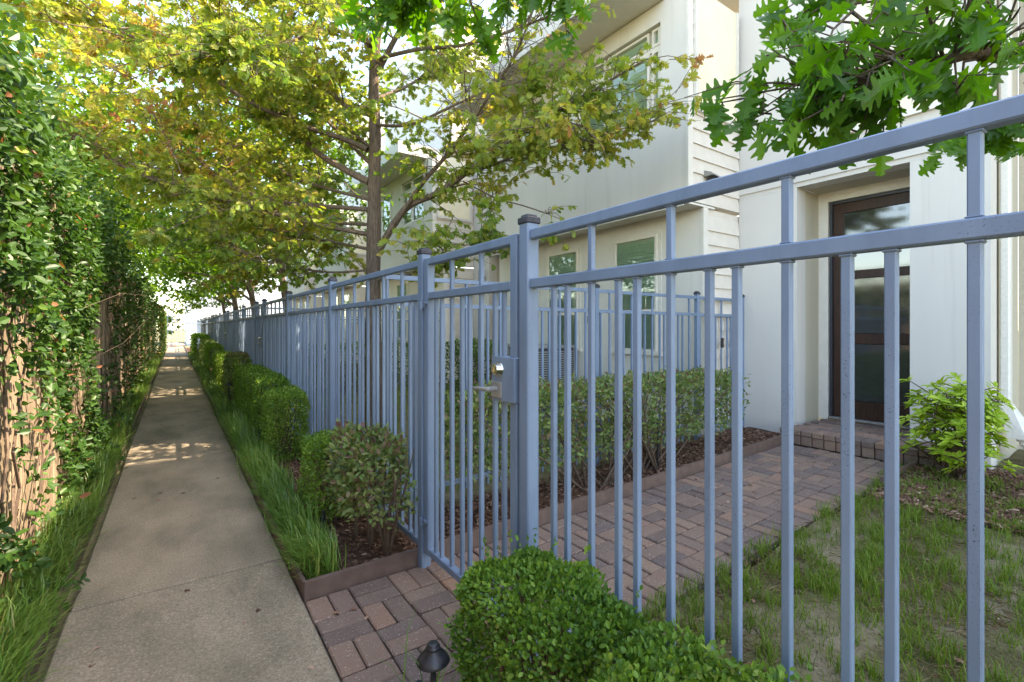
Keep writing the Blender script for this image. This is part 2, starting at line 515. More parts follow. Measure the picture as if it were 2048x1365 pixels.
def leaf_parts(name, meshes, hues, pos, dirs, nrm, scale, hue, parent):
    d, s, n = frames(dirs, nrm)
    off = np.array(parent_world(parent))
    hs = np.array(hues)
    for i in range(len(pos)):
        k = int(np.argmin(np.abs(hs - hue[i])))
        o = bpy.data.objects.new(name, meshes[k]); link(o, parent)
        sc = scale[i]; p = pos[i] - off
        o.matrix_basis = Matrix(((d[i][0] * sc, s[i][0] * sc, n[i][0] * sc, p[0]), (d[i][1] * sc, s[i][1] * sc, n[i][1] * sc, p[1]),
                                 (d[i][2] * sc, s[i][2] * sc, n[i][2] * sc, p[2]), (0, 0, 0, 1)))

def split_leaves(tmpl, mat, pos, dirs, nrm, scale, hue, parent, nmax=300, hues=(0.05, 0.2, 0.35, 0.5, 0.65, 0.8, 0.95), cond=None):
    """the nmax leaves that show largest become parts, the rest one stuff part"""
    dep = pos[:, 0] * SN + pos[:, 1] * CS
    lat = pos[:, 0] * CS - pos[:, 1] * SN
    px = 1024 + 960 * lat / np.maximum(dep, 0.05); py = 655 - 960 * (pos[:, 2] - H) / np.maximum(dep, 0.05)
    vis = (dep > 0.3) & (px > -20) & (px < 2068) & (py > -20) & (py < 1385)
    size = np.where(vis, scale / np.maximum(dep, .3), 0)
    idx = np.argsort(-size)
    a = [i for i in idx[:nmax] if size[i] > 0]; mask = np.ones(len(pos), bool); mask[a] = False
    leaf_parts('leaf', leaf_meshes(tmpl, mat, hues), hues, pos[a], dirs[a], nrm[a], scale[a], hue[a], parent)
    if mask.any():
        scatter('foliage', tmpl, pos[mask], dirs[mask], nrm[mask], scale[mask], hue[mask], mat, parent)

def rnd(n, lo=-1, hi=1, k=3): return rng.uniform(lo, hi, (n, k))
def snoise(p, f=1.0, seed=0.0):
    x, y, z = p[:, 0] * f + seed, p[:, 1] * f + seed * 1.7, p[:, 2] * f - seed
    return (np.sin(1.3 * x + 2.1 * y + .7 * z) + np.sin(2.7 * y - 1.1 * x + 1.9 * z + 1) + np.sin(3.1 * z + 1.7 * x - .9 * y + 2) + .6 * np.sin(5.3 * x + 4.1 * y + 6.1 * z)) / 3.6

# ------------------------------------------------------------------ ground, path
def yard_z(x): return 0.10 * min(1, max(0, (x - 1.15) / 3.9))
g = MB(); g.add([(-300, -200, -0.06), (300, -200, -0.06), (300, 400, -0.06), (-300, 400, -0.06)], [(0, 1, 2, 3)])
tag(g.build('ground', 'soil'), kind='structure')

# planting beds and yard soil as one gently uneven sheet
def sheet(name, mat, x0, x1, y0, y1, zf, nx, ny, wob=0.012, kind='structure'):
    mb = MB(); vs = []
    for j in range(ny + 1):
        for i in range(nx + 1):
            x = x0 + (x1 - x0) * i / nx; y = y0 + (y1 - y0) * j / ny
            vs.append((x, y, zf(x, y) + wob * (math.sin(x * 5.1 + y * 3.3) + math.sin(y * 7.7 - x * 2.9 + 1) + .6 * math.sin(13 * x + 11 * y))))
    fs = [(j * (nx + 1) + i, j * (nx + 1) + i + 1, (j + 1) * (nx + 1) + i + 1, (j + 1) * (nx + 1) + i) for j in range(ny) for i in range(nx)]
    mb.add(vs, fs)
    return tag(mb.build(name, mat, smooth=True), kind=kind)
sheet('lawn_soil', 'soil', 1.10, 6.9, -3.0, 1.36, lambda x, y: yard_z(x) - 0.008, 60, 50)
sheet('yard_soil', 'soil', 1.10, 6.0, 3.02, 34.0, lambda x, y: yard_z(x) - 0.02, 30, 120)
sheet('planting_bed', 'mulchbed', 0.515, 1.10, 2.45, 36.0, lambda x, y: -0.005, 10, 200)
sheet('hedge_bed', 'mulchbed', 1.10, 5.52, 2.45, 3.02, lambda x, y: yard_z(x) + 0.0, 40, 8)
sheet('front_bed', 'mulchbed', 0.515, 1.10, -2.0, 1.37, lambda x, y: -0.015, 8, 30)
sheet('fence_side_bed', 'mulchbed', -0.80, -0.45, -1.5, 36.0, lambda x, y: -0.01, 6, 200)

path = MB().box(-0.385, 0.485, -2.5, 43, -0.12, -0.010).build('path', 'joint')
tag(path, kind='structure')
ys = [-2.5, -0.05, 2.91, 5.80, 8.7, 11.6, 14.5, 17.4, 20.3, 23.2, 26.1, 29.0, 31.9, 34.8, 37.7, 40.6, 43]
for i in range(len(ys) - 1):
    dz = [0, 0.004, 0.0, -0.003][i % 4]
    box('slab', 'concrete', path, -0.39 + random.uniform(-.005, .005), 0.49, ys[i] + 0.013, ys[i + 1] - 0.013, -0.06, 0.0 + dz, 0.008)

# brick walkway from the path through the gate to the step
walk = MB()
nseg = 24
vs = []; 
for i in range(nseg + 1):
    x = 0.495 + (5.08 - 0.495) * i / nseg
    for y in (1.385, 2.405): vs.append((x, y, yard_z(x) - 0.020))
walk.add(vs, [(2 * i, 2 * i + 2, 2 * i + 3, 2 * i + 1) for i in range(nseg)])
walk = walk.build('walkway', 'joint'); tag(walk, kind='structure')
BR = []
for k in range(4):
    mb = MB()
    bm = bmesh.new(); bmesh.ops.create_cube(bm, size=1)
    for v in bm.verts:
        v.co = Vector((v.co.x * 0.194, v.co.y * 0.095, v.co.z * 0.05 - 0.025))
        v.co += Vector((random.uniform(-.002, .002), random.uniform(-.002, .002), random.uniform(-.0015, .0015)))
    bmesh.ops.bevel(bm, geom=[e for e in bm.edges if max(v.co.z for v in e.verts) > -0.01], offset=0.006, segments=1, affect='EDGES')
    me = bpy.data.meshes.new('brick'); bm.to_mesh(me); bm.free()
    me.materials.append(M['brick']); BR.append(me)
for cx in range(23):
    for cy in range(5):
        x0 = 0.495 + cx * 0.2; y0 = 1.395 + cy * 0.2
        flip = (cx + cy) % 2
        for q in (0, 1):
            if flip: x, y, rz = x0 + 0.1, y0 + 0.05 + q * 0.1, 0
            else: x, y, rz = x0 + 0.05 + q * 0.1, y0 + 0.1, math.pi / 2
            z = yard_z(x) + random.uniform(-.003, .0025)
            inst('brick', random.choice(BR), walk, (x, y, z), (random.uniform(-.012, .012), -0.025 if x > 1.2 else random.uniform(-.01, .01), rz + random.uniform(-.012, .012)) if not rz else (random.uniform(-.01, .01) + (0.025 if x > 1.2 else 0), random.uniform(-.01, .01), rz + random.uniform(-.012, .012)))

# brick porch step
step = MB().box(5.142, 6.06, 1.02, 2.47, 0.0, 0.20).build('porch_step', 'joint'); tag(step, kind='structure')
y = 1.03
while y < 2.44:
    inst('brick', random.choice(BR), step, (5.198, y + 0.05, 0.250 + random.uniform(-.002, .002)), (0, 0, random.uniform(-.02, .02)))
    o = inst('brick', random.choice(BR), step, (5.108, y + 0.05, 0.150), (R(0), R(-90), 0), (0.47, 1, 0.7)); 
    o.rotation_euler = (0, R(-90), 0)
    y += 0.103
for r_ in range(7):
    for c_ in range(8):
        yy = 1.03 + 0.1 + c_ * 0.2 - (0.1 if r_ % 2 else 0)
        if yy > 2.42 or yy < 1.05: continue
        inst('brick', random.choice(BR), step, (5.37 + r_ * 0.1, yy, 0.249 + random.uniform(-.002, .002)), (0, 0, math.pi / 2 + random.uniform(-.02, .02)))

# brown edging boards
e1 = thing('edging', (0.5, 2.43, 0), 'brown edging board turning the corner of the long planting bed by the walkway', 'edging', 'brown edging boards')
box('board', 'edging', e1, 0.497, 0.515, 2.415, 40, -0.05, 0.065)
m_ = MB()
m_.add([(0.4985, 2.405, -.05), (5.50, 2.405, .05), (5.50, 2.43, .05), (0.4985, 2.43, -.05), (0.4985, 2.405, .078), (1.15, 2.405, .085), (5.50, 2.405, .19), (5.50, 2.43, .19), (1.15, 2.43, .085), (0.4985, 2.43, .078)],
       [(0, 1, 6, 5, 4), (3, 9, 8, 7, 2), (4, 5, 8, 9), (5, 6, 7, 8), (0, 4, 9, 3), (1, 2, 7, 6)])
m_.build('board', 'edging', e1)
e2 = thing('edging', (-0.43, 0, 0), 'brown edging board between the path and the grass below the wooden fence', 'edging', 'brown edging boards')
box('board', 'edging', e2, -0.455, -0.435, -2, 40, -0.05, 0.035)
e3 = thing('edging', (4.3, 1.36, 0.1), 'short brown edging board between walkway and the bright green shrub bed', 'edging', 'brown edging boards')
box('board', 'edging', e3, 4.35, 5.15, 1.345, 1.368, 0.02, 0.155)

# ------------------------------------------------------------------ blue metal fence
XF = 1.098
def picket_mesh(h, a=0.0095):
    c = 0.0022
    pts = [(a, a - c), (a - c, a), (-a + c, a), (-a, a - c), (-a, -a + c), (-a + c, -a), (a - c, -a), (a, -a + c)]
    me = bpy.data.meshes.new('picket')
    me.from_pydata([(x, y, 0) for x, y in pts] + [(x, y, h) for x, y in pts], [],
                   [(k, (k + 1) % 8, 8 + (k + 1) % 8, 8 + k) for k in range(8)] + [tuple(range(7, -1, -1)), tuple(range(8, 16))])
    me.materials.append(M['blue']); return me
PT = picket_mesh(1.53); PS = picket_mesh(1.335)
ZB = 0.10
def post(parent, x, y, h=1.675, a=0.0275, bev=0.004):
    p = box('post', 'blue', parent, x - a, x + a, y - a, y + a, -0.05, h, bev)
    mb = MB().box(x - a - .005, x + a + .005, y - a - .005, y + a + .005, h - 0.006, h + 0.020, .004)
    mb.box(x - a + .004, x + a - .004, y - a + .004, y + a - .004, h + 0.019, h + 0.030, .004)
    mb.build('post_cap', 'cap', p)
    return p
def rail(parent, y0, y1, z1, t=0.036, x=XF, w=0.017):
    return box('rail', 'blue', parent, x - w, x + w, y0, y1, z1 - t, z1, 0.0035)
def panel(parent, y0, y1, start=None, detailed=True, keep=None):
    for z1 in (1.645, 1.462, 0.125): rail(parent, y0 + .0285, y1 - .0285, z1)
    ts = []
    y = y1 - 0.302 if start is None else start
    n = max(1, round((y1 - y0) / 0.302)); sp = (y1 - y0) / n if start is None else 0.302
    if start is None: tall = [y0 + sp * k for k in range(0, n)]
    else:
        tall = [start - sp * k for k in range(0, 30) if start - sp * k > y0 - 0.3]
    mb = MB()
    for t in tall:
        for off, me in ((0, PT), (0.115, PS), (0.187, PS)):
            yy = t + off
            if yy < y0 + 0.045 or yy > y1 - 0.045: continue
            if detailed: inst('picket', me, parent, (XF, yy, ZB))
            else:
                a = 0.0095
                mb.box(XF - a, XF + a, yy - a, yy + a, ZB, ZB + (1.53 if me is PT else 1.335))
    if mb.v: mb.build('pickets', 'blue', parent, kind='stuff')

def fence_run(posts, label, detailed=True, start=None, endposts=True):
    t = thing('metal_fence', (XF, posts[0], 0), label, 'fence', 'blue metal fence runs along the path')
    for p in posts: post(t, XF, p)
    for a, b in zip(posts[:-1], posts[1:]): panel(t, a, b, start, detailed)
    return t

def gate(y0, y1, label, lock=True, detailed=True):
    """y0: lock side (near post face), y1: hinge side"""
    t = thing('gate', (XF, y0, 0), label, 'gate', 'blue metal gates along the path')
    a = 0.0225
    for yy in (y0 + a, y1 - a): box('stile', 'blue', t, XF - .021, XF + .021, yy - a, yy + a, 0.085, 1.643, .0035)
    for z1 in (1.6425, 1.462, 0.125): box('gate_rail', 'blue', t, XF - .0195, XF + .0195, y0 + 2 * a + .001, y1 - 2 * a - .001, z1 - .036, z1, .0035)
    w = y1 - y0
    f = w / 0.83
    for dy, me in ((.287, PT), (.556, PT), (.111, PS), (.178, PS), (.387, PS), (.457, PS), (.663, PS), (.725, PS)):
        inst('picket', me, t, (XF, y0 + dy * f, ZB))
    if not lock: return t
    # lock box with deadbolt and lever
    lb = MB().box(XF - .034, XF + .034, y0 - .004, y0 + .118, 0.985, 1.162, .003)
    lb.box(XF - .0365, XF - .0345, y0 + .0, y0 + .150, 0.988, 1.160, .0)
    lb = lb.build('lock_box', 'blue', t)
    cy, cz = y0 + .098, 1.112
    def disc(mb, r0, r1, x0, x1, cy, cz, n=20):
        vs = []; 
        for x, r in ((x0, r0), (x1, r1)):
            for k in range(n): vs.append((x, cy + r * math.cos(2 * math.pi * k / n), cz + r * math.sin(2 * math.pi * k / n)))
        fs = [(k, (k + 1) % n, n + (k + 1) % n, n + k) for k in range(n)] + [tuple(range(n)), tuple(range(2 * n - 1, n - 1, -1))]
        mb.add(vs, fs)
    db = MB(); disc(db, .031, .029, XF - .0367, XF - .042, cy, cz); disc(db, .027, .021, XF - .042, XF - .060, cy, cz); disc(db, .019, .012, XF - .060, XF - .063, cy, cz)
    db.box(XF - .0645, XF - .063, cy - .001, cy + .001, cz - .006, cz + .006)
    db.build('deadbolt', 'chrome', lb)
    lv = MB().box(XF - .0415, XF - .0367, y0 + .075, y0 + .150, 0.997, 1.062, .002)
    lz = 1.033; ly = y0 + .112
    lv.tube([(XF - .041, ly, lz), (XF - .075, ly, lz), (XF - .085, ly + .01, lz)], [.012, .011, .010], 10)
    lv.tube([(XF - .082, ly + .0, lz), (XF - .088, ly + .03, lz), (XF - .086, ly + .075, lz - .002), (XF - .078, ly + .115, lz - .006)], [.009, .0085, .0075, .006], 10)
    lv.build('lever_handle', 'grey', lb, smooth=False)
    for hz in (1.395, 0.255):
        hb = MB().box(XF - .030, XF - .023, y1 - .03, y1 + .035, hz - .012, hz + .012, .001)
        hb.tube([(XF - .033, y1 + .004, hz - .022), (XF - .033, y1 + .004, hz + .022)], .009, 8)
        hb.tube([(XF - .028, y1 - .05, hz + .012), (XF - .028, y1 - .018, hz + .012)], .008, 8)
        hb.build('hinge', 'blue', t)
    return t

fence_run([-2.3, -0.40, 1.452], 'nearest blue fence panel in front of the wooden front door', True, 1.118)
post_ = None
gate(1.505, 2.345, 'nearest blue gate with silver deadbolt and lever handle over the brick walkway')
fence_run([2.385, 4.225, 6.12, 8.03], 'blue fence run beginning at the hinge side of the nearest gate, hedges at its foot')
gate(8.09, 8.82, 'second blue gate along the path, opposite the first low hedges')
fence_run([8.86, 10.66, 12.45, 14.05], 'blue fence run between the second and third gates down the path', True)
gate(14.10, 14.85, 'third blue gate down the path, halfway along the fence line')
fence_run([14.9, 16.8, 18.4, 19.65], 'distant blue fence run past the third gate', False)
gate(19.70, 20.5, 'fourth blue gate far down the path')
fence_run([20.55, 22.3, 24.0, 25.45], 'far blue fence run past the fourth gate', False)
gate(25.5, 26.3, 'fifth and farthest readable blue gate near the end of the path')
fence_run([26.35, 28.3, 30.2, 32.5, 34.5], 'last blue fence run ending near the white building', False)

wb = MB()
for yy in [1.118 - .302 * k + o_ for k in range(5) for o_ in (0, .115, .187)]:
    if -.35 < yy < 1.40:
        wb.box(XF - .0125, XF + .0125, yy - .0125, yy + .0125, 1.420, 1.4258, .002)
for k in range(5):
    yy = 1.118 - .302 * k
    wb.box(XF - .0125, XF + .0125, yy - .0125, yy + .0125, 1.4625, 1.466, .002); wb.box(XF - .0125, XF + .0125, yy - .0125, yy + .0125, 1.604, 1.6088, .002)
wb.build('weld_bead', 'blue', [o for o in COL.objects if o.name == 'metal_fence'][0], kind='stuff')

# divider fence between our yard and the neighbour's
YD = 3.10
dv = thing('divider_fence', (1.15, YD, 0), 'blue-grey fence running from the path fence to the house behind the inner hedge', 'fence', 'blue divider fences between yards')
def divider(t, YD, x1=5.52, detailed=True):
    for z0, z1, t_ in ((1.632, 1.612, .03), (1.452, 1.428, .03), (0.165, 0.215, .03)):
        m = MB(); w = .012
        xa, xb = 1.12, x1 - .03
        m.add([(xa, YD - w, z0 - t_), (xb, YD - w, z1 - t_), (xb, YD + w, z1 - t_), (xa, YD + w, z0 - t_), (xa, YD - w, z0), (xb, YD - w, z1), (xb, YD + w, z1), (xa, YD + w, z0)],
              [(0, 3, 2, 1), (4, 5, 6, 7), (0, 1, 5, 4), (1, 2, 6, 5), (2, 3, 7, 6), (3, 0, 4, 7)])
        m.build('rail', 'blue', t)
    for px in ((3.1,) if detailed else ()) + (4.62 if detailed else 3.2, x1 + .0):
        post(t, px, YD, 1.64, .022)
    k = 0; x = 1.16; mb = MB()
    while x < x1 - .06:
        z = 0.15
        for off, me in ((0, PT), (.115, PS), (.187, PS)):
            if x + off < x1 - .06 and abs(x + off - 3.1) > .04 and abs(x + off - 4.62) > .04:
                if detailed: inst('picket', me, t, (x + off, YD, 0.115 - .005 * (x + off - 1) - .02))
                else: mb.box(x + off - .0095, x + off + .0095, YD - .0095, YD + .0095, .11, .09 + (1.5 if me is PT else 1.32))
        x += 0.302
    if mb.v: mb.build('pickets', 'blue', t, kind='stuff')
divider(dv, YD)
m = MB().box(5.05, 5.09, YD - .03, YD - .0125, 1.05, 1.16, .004); m.box(5.30, 5.33, YD - .03, YD - .0125, 1.06, 1.15, .004); m.build('latch', 'black', dv)
dv2 = thing('divider_fence', (1.15, 9.45, 0), 'second blue divider fence, seen through the fence behind the tree trunk', 'fence', 'blue divider fences between yards')
divider(dv2, 9.45, 5.5, False)
dv3 = thing('divider_fence', (1.15, 15.6, 0), 'third blue divider fence, deep in the yards beyond the second tree', 'fence', 'blue divider fences between yards')
divider(dv3, 15.6, 5.5, False)

# ------------------------------------------------------------------ townhouses
def window(t, x, y0, y1, z0, z1, name='window', trim=0.055, split=None, depth=0.03):
    """window on a wall facing -X at plane x"""
    w = MB()
    fr = 0.03
    for (a, b, c, d) in ((y0, y1, z0, z0 + fr), (y0, y1, z1 - fr, z1), (y0, y0 + fr, z0 + fr, z1 - fr), (y1 - fr, y1, z0 + fr, z1 - fr)):
        w.box(x - depth, x - 0.001, a, b, c, d)
    if split: w.box(x - depth + .003, x - .001, y0 + fr, y1 - fr, split - .022, split + .022)
    w = w.build(name, 'vinyl', t)
    tr = MB(); a = trim
    tr.box(x - .014, x - .0005, y0 - a, y1 + a, z1, z1 + a); tr.box(x - .014, x - .0005, y0 - a, y0 - .001, z0 - a, z1 - .001)
    tr.box(x - .014, x - .0005, y1 + .001, y1 + a, z0 - a, z1 - .001)
    tr.build('window_trim', 'trim', w)
    MB().box(x - .042, x - .0005, y0 - a - .02, y1 + a + .02, z0 - .045, z0 - .002).build('window_sill', 'vinyl', w)
    bl = MB(); z = z0 + fr + .02
    while z < z1 - fr - .01:
        bl.add([(x - .0015, y0 + fr, z + .02), (x - .0015, y1 - fr, z + .02), (x - .011, y1 - fr, z - .018), (x - .011, y0 + fr, z - .018)], [(0, 1, 2, 3)])
        z += 0.042
    bl.build('blind', 'blind', w, kind='stuff')
    MB().add([(x - .017, y0 + fr, z0 + fr), (x - .017, y1 - fr, z0 + fr), (x - .017, y1 - fr, z1 - fr), (x - .017, y0 + fr, z1 - fr)], [(0, 3, 2, 1)]).build('pane', 'glass', w)
    return w

def siding_board(t, x0, x1, y, z, h=0.16):
    m = MB()
    m.add([(x0, y - .021, z), (x1, y - .021, z), (x1, y + .01, z), (x0, y + .01, z), (x0, y - .003, z + h + .005), (x1, y - .003, z + h + .005), (x1, y + .01, z + h + .005), (x0, y + .01, z + h + .005)],
          [(0, 3, 2, 1), (4, 5, 6, 7), (0, 1, 5, 4), (1, 2, 6, 5), (2, 3, 7, 6), (3, 0, 4, 7)])
    return m.build('siding_board', 'siding', t)

XU, XL, XW = 4.52, 4.80, 5.53
ZR = 9.6
def front_volume(t, Y, near=True):
    """projecting volume from Y to Y+4.08 and its side wall of siding boards"""
    Y1 = Y + 4.08
    box('lower_wall', 'stucco', t, XL, XL + .25, Y + .012, Y1, -0.05, 2.612)
    box('soffit', 'trim', t, XU - 0.10, XL + .2, Y - .02, Y1, 2.613, 2.635)
    box('soffit_fascia', 'trim', t, XU - 0.115, XU - 0.101, Y - .03, Y1, 2.575, 2.645)
    # upper front wall with the wide window opening left open
    ya, yb, za, zb = Y + .35, Y + 1.75, 3.72, 4.76
    box('upper_wall', 'stucco', t, XU, XU + .2, Y + .012, Y1, 2.636, za)
    box('upper_wall', 'stucco', t, XU, XU + .2, Y + .012, Y1, zb, 4.98)
    box('upper_wall', 'stucco', t, XU, XU + .2, Y + .012, ya, za, zb)
    box('upper_wall', 'stucco', t, XU, XU + .2, yb, Y1, za, zb)
    wx = XU + .10
    edges = [ya, ya + .16, ya + .86, yb]
    for a, b in zip(edges[:-1], edges[1:]):
        window(t, wx, a + .04, b - .001, za + .03, 4.50, trim=.03, depth=.05)
        window(t, wx, a + .04, b - .001, 4.545, zb - .01, trim=.0025, depth=.05)
    box('window_wall', 'vinyl', t, wx - .0004, wx + .09, ya, yb, za, zb)
    window(t, XU, Y + 2.40, Y + 2.95, 3.75, 4.72)
    # side wall behind the boards, corner boards
    box('side_wall', 'siding', t, XU + .02, XW + .1, Y + .0115, Y + .10, 2.64, 4.985)
    box('side_wall', 'siding', t, XL + .02, XW + .1, Y + .0115, Y + .10, -0.05, 2.61)
    box('corner_board', 'trim', t, XU - .012, XU + .075, Y - .022, Y + .010, 2.646, 4.99)
    box('corner_board', 'trim', t, XL - .012, XL + .075, Y - .022, Y + .010, -.05, 2.611)
    z = 2.647
    while z < 4.80:
        siding_board(t, XU + .077, XW - .012, Y, z); z += 0.1605
    z = 0.12
    while z < 2.44:
        siding_board(t, XL + .077, XW - .012, Y, z); z += 0.1605
    # tall cream blind window in the side wall; warm reflection painted into its pane
    s = MB(); yf = Y - .05
    x0, x1, z0, z1 = 4.66, 5.415, 3.69, 4.985
    s.box(x0 - .05, x0, yf, Y - .002, z0 - .05, z1); s.box(x1, x1 + .04, yf, Y - .002, z0 - .05, z1); s.box(x0, x1, yf, Y - .002, z0 - .05, z0)
    s = s.build('side_window', 'trim', t)
    box('pane', 'creampane', s, x0 + .001, x1 - .001, yf + .018, yf + .022, z0 + .03, z1)
    box('window_sill', 'creampane', s, x0 + .001, x1 - .001, yf + .0, yf + .017, z0 + .001, z0 + .05)
    for a in (Y + .60, Y + 2.0):
        window(t, XL, a, a + .68, 0.98, 2.41, split=1.48)
    seam = MB()
    for a in (Y + .90, Y + 2.32):
        seam.box(XL - .003, XL - .0005, a, a + .008, 2.47, 2.61)
    seam.box(XL - .006, XL - .0005, Y + .03, Y1, 0.66, 0.675)
    seam.build('panel_seam', 'trim', t)
    # roof eave over the front and the set-back top floor
    box('eave_soffit', 'trim', t, 3.885, XU + .1, Y + .28, Y1 + .2, 4.99, 5.02)
    box('eave_fascia', 'trim', t, 3.86, 3.884, Y + .28, Y1 + .2, 4.965, 5.25)
    box('roof', 'trim', t, 3.885, 9.3, Y + .28, Y1 + .2, 5.021, 5.24)
    box('top_floor_wall', 'stucco2', t, 5.0, 9.2, Y + .02, Y1 + .1, 5.2401, 8.4)
    box('meter_box', 'pvc', t, XL - .05, XL - .0005, Y + 1.57, Y + 1.66, 1.30, 1.46, .008)
    box('meter_box', 'grey', t, XL - .03, XL - .0005, Y + 1.78, Y + 1.82, 1.34, 1.44, .006)

def door_bay(t, Y, full):
    """recessed entry bay from Y to Y+2.16 in the wall at XW; the front door stands at XW+.5"""
    a, b, top = Y + .52, Y + 1.50, 2.80
    yr = Y + 2.155
    box('entry_wall', 'stucco2', t, XW, XW + .2, b, yr, -.05, top)
    box('entry_wall', 'stucco2', t, XW, XW + .2, Y + .0, a, -.05, top)
    box('entry_wall', 'stucco2', t, XW, XW + .2, Y + .0, yr, top + .001, 6.0)
    box('entry_wall', 'stucco2', t, XW, XW + .2, Y + .0, Y + .12, 6.001, 9.2)  # unseen narrow upper strip, shaped to throw shade beside the path's sun gap
    box('roof', 'trim', t, XW + .201, 9.2, Y + .0, yr, 5.9, 5.999)
    box('wall_band', 'stucco2', t, XW - .018, XW - .0005, Y + .0, a, top + .05, top + .22)
    mb = MB(); mb.box(XW - .018, XW - .0005, a, yr - .001, top + .05, top + .22); mb.build('wall_band', 'stucco2', t)
    # reveal of the recess
    box('reveal', 'beige', t, XW + .2005, XW + .52, b - .0005, b + .1, .15, top)
    a -= .12
    box('reveal', 'beige', t, XW + .2005, XW + .52, a - .1, a, .15, top)
    box('reveal', 'beige', t, XW + .2005, XW + .52, a, b - .001, top - .0, top + .1)
    xd = XW + .52
    box('recess_wall', 'beige', t, xd + .12, xd + .2, a - .1, b + .1, .1, top + .1)
    # door casing, frame, leaf
    d0, d1, z0, z1 = a + .10, b - .10, .275, 2.66
    c = MB(); c.box(xd, xd + .119, b - .098, b - .002, .24, top - .0005); c.box(xd, xd + .119, a + .002, a + .098, .24, top - .0005); c.box(xd, xd + .119, a + .099, b - .099, z1 + .035, top - .0005)
    c.build('door_casing', 'trim', t)
    box('threshold', 'grey', t, xd + .0, xd + .10, d0 + .001, d1 - .001, .25, z0, .004, label='grey metal door threshold')
    f = MB(); f.box(xd + .03, xd + .10, d1 - .030, d1 - .001, z0, z1 + .034); f.box(xd + .03, xd + .10, d0 + .001, d0 + .030, z0, z1 + .034); f.box(xd + .03, xd + .10, d0 + .031, d1 - .031, z1 + .001, z1 + .034)
    f.build('door_frame', 'plastic', t)
    dr = MB(); p, q = d0 + .032, d1 - .032; st = .105
    xa, xb = xd + .052, xd + .095
    dr.box(xa, xb, q - st, q, z0 + .005, z1, .002); dr.box(xa, xb, p, p + st, z0 + .005, z1, .002)
    for (ra, rb) in ((z0 + .005, .47), (1.10, 1.21), (1.815, 1.90), (2.55, z1)):
        dr.box(xa + .002, xb - .002, p + st - .001, q - st + .001, ra, rb, .002)
    dr = dr.build('door', 'door', t)
    for (ra, rb) in ((.475, 1.095), (1.215, 1.81), (1.905, 2.545)):
        box('pane', 'ribglass', dr, xa + .014, xa + .022, p + st + .001, q - st - .001, ra, rb)
    j = MB(); j.box(XW - .0035, XW - .0005, Y + 1.08, Y + 1.092, top + .23, 5.95); j.build('wall_joint', 'trim', t)
    return dr

# our own house: entry bay, set-back wall to its right
h0 = thing('townhouse', (XW, 0, 0), 'nearest white townhouse with the dark wooden glazed front door', 'house', 'white townhouses in a row')
door_bay(h0, 0.99, True)
box('return_wall', 'beige', h0, XW + .201, 6.699, 0.99, 1.2, -.05, 5.899)
box('corner_board', 'stucco2', h0, XW + .0, XW + .20, 0.975, .9895, -.05, 9.1)
box('setback_wall', 'beige', h0, 6.7, 6.9, -6.0, .989, -.05, 10.8)  # unseen; height chosen so this wall keeps the path in shade
box('roof', 'trim', h0, 6.5, 12, -6, .98, 10.801, 11)
w_ = MB(); w_.box(XW - .035, XW - .001, 1.16, 2.06, 3.22, 3.27); w_.box(XW - .03, XW - .001, 1.20, 1.25, 3.271, 4.6); w_.box(XW - .03, XW - .001, 1.98, 2.03, 3.271, 4.6); w_.box(XW - .03, XW - .001, 1.251, 1.979, 4.55, 4.6)
w_ = w_.build('window', 'vinyl', h0)
MB().box(XW - .012, XW - .002, 1.251, 1.979, 3.271, 4.549).build('blind', 'creampane', w_)
# second house with the boarded side wall
h1 = thing('townhouse', (XU, 3.15, 0), 'cream townhouse with horizontal board side wall behind the divider fence', 'house', 'white townhouses in a row')
front_volume(h1, 3.15)
door_bay(h1, 7.24, False)
P_ = 6.25
for k, lab in enumerate(('third cream townhouse of the row, behind the crown of the oak', 'fourth cream townhouse of the row, small behind the far trees', 'fifth cream townhouse of the row, far down the path')):
    c = copy_tree(h1); c.location = (XU, 3.15 + P_ * (k + 1), 0); c['label'] = lab

# shed light, downspout, cleanout and drain
sl = thing('wall_light', (4.95, 3.13, 3.0), 'small grey wall light on the cream board siding just above the fence rail', 'light')
m = MB(); m.add([(4.80, 3.132, 2.95), (4.98, 3.132, 2.93), (4.98, 3.02, 2.93), (4.80, 3.02, 2.95), (4.80, 3.132, 3.02), (4.98, 3.132, 3.0), (4.98, 3.04, 2.96), (4.80, 3.04, 2.98)], [(0, 1, 2, 3), (4, 7, 6, 5), (0, 4, 5, 1), (1, 5, 6, 2), (2, 6, 7, 3), (3, 7, 4, 0)])
m.build('hood', 'grey', sl); box('lens', 'black', sl, 4.82, 4.97, 3.035, 3.12, 2.915, 2.928)
ds = thing('downspout', (5.85, .95, 0), 'beige downspout at the right corner of the nearest house ending in a ribbed drain pipe', 'downspout')
box('pipe', 'pvc', ds, 5.80, 5.90, 0.905, 0.972, 0.60, 5.9, .012)
m = MB(); m.add([(5.795, .90, .62), (5.905, .90, .62), (5.905, .974, .62), (5.795, .974, .62), (5.77, .80, .34), (5.90, .74, .34), (5.92, .86, .34), (5.79, .92, .34)], [(0, 1, 2, 3), (4, 7, 6, 5), (0, 4, 5, 1), (1, 5, 6, 2), (2, 6, 7, 3), (3, 7, 4, 0)])
m.build('elbow', 'pvc', ds)
pts = [(5.86, .84, .36), (5.88, .80, .28), (5.93, .74, .20), (6.02, .66, .13), (6.2, .5, .09)]
m = MB(); P2 = []; R2 = []
for i in range(len(pts) - 1):
    for k in range(5):
        P2.append(Vector(pts[i]).lerp(Vector(pts[i + 1]), k / 5)); R2.append(.055 if k % 2 else .047)
m.tube(P2, R2, 12); m.build('drain_hose', 'pvc', ds)
co = thing('cleanout_pipe', (6.2, .95, .5), 'white plastic cleanout plug sticking out of the beige side wall', 'pipe')
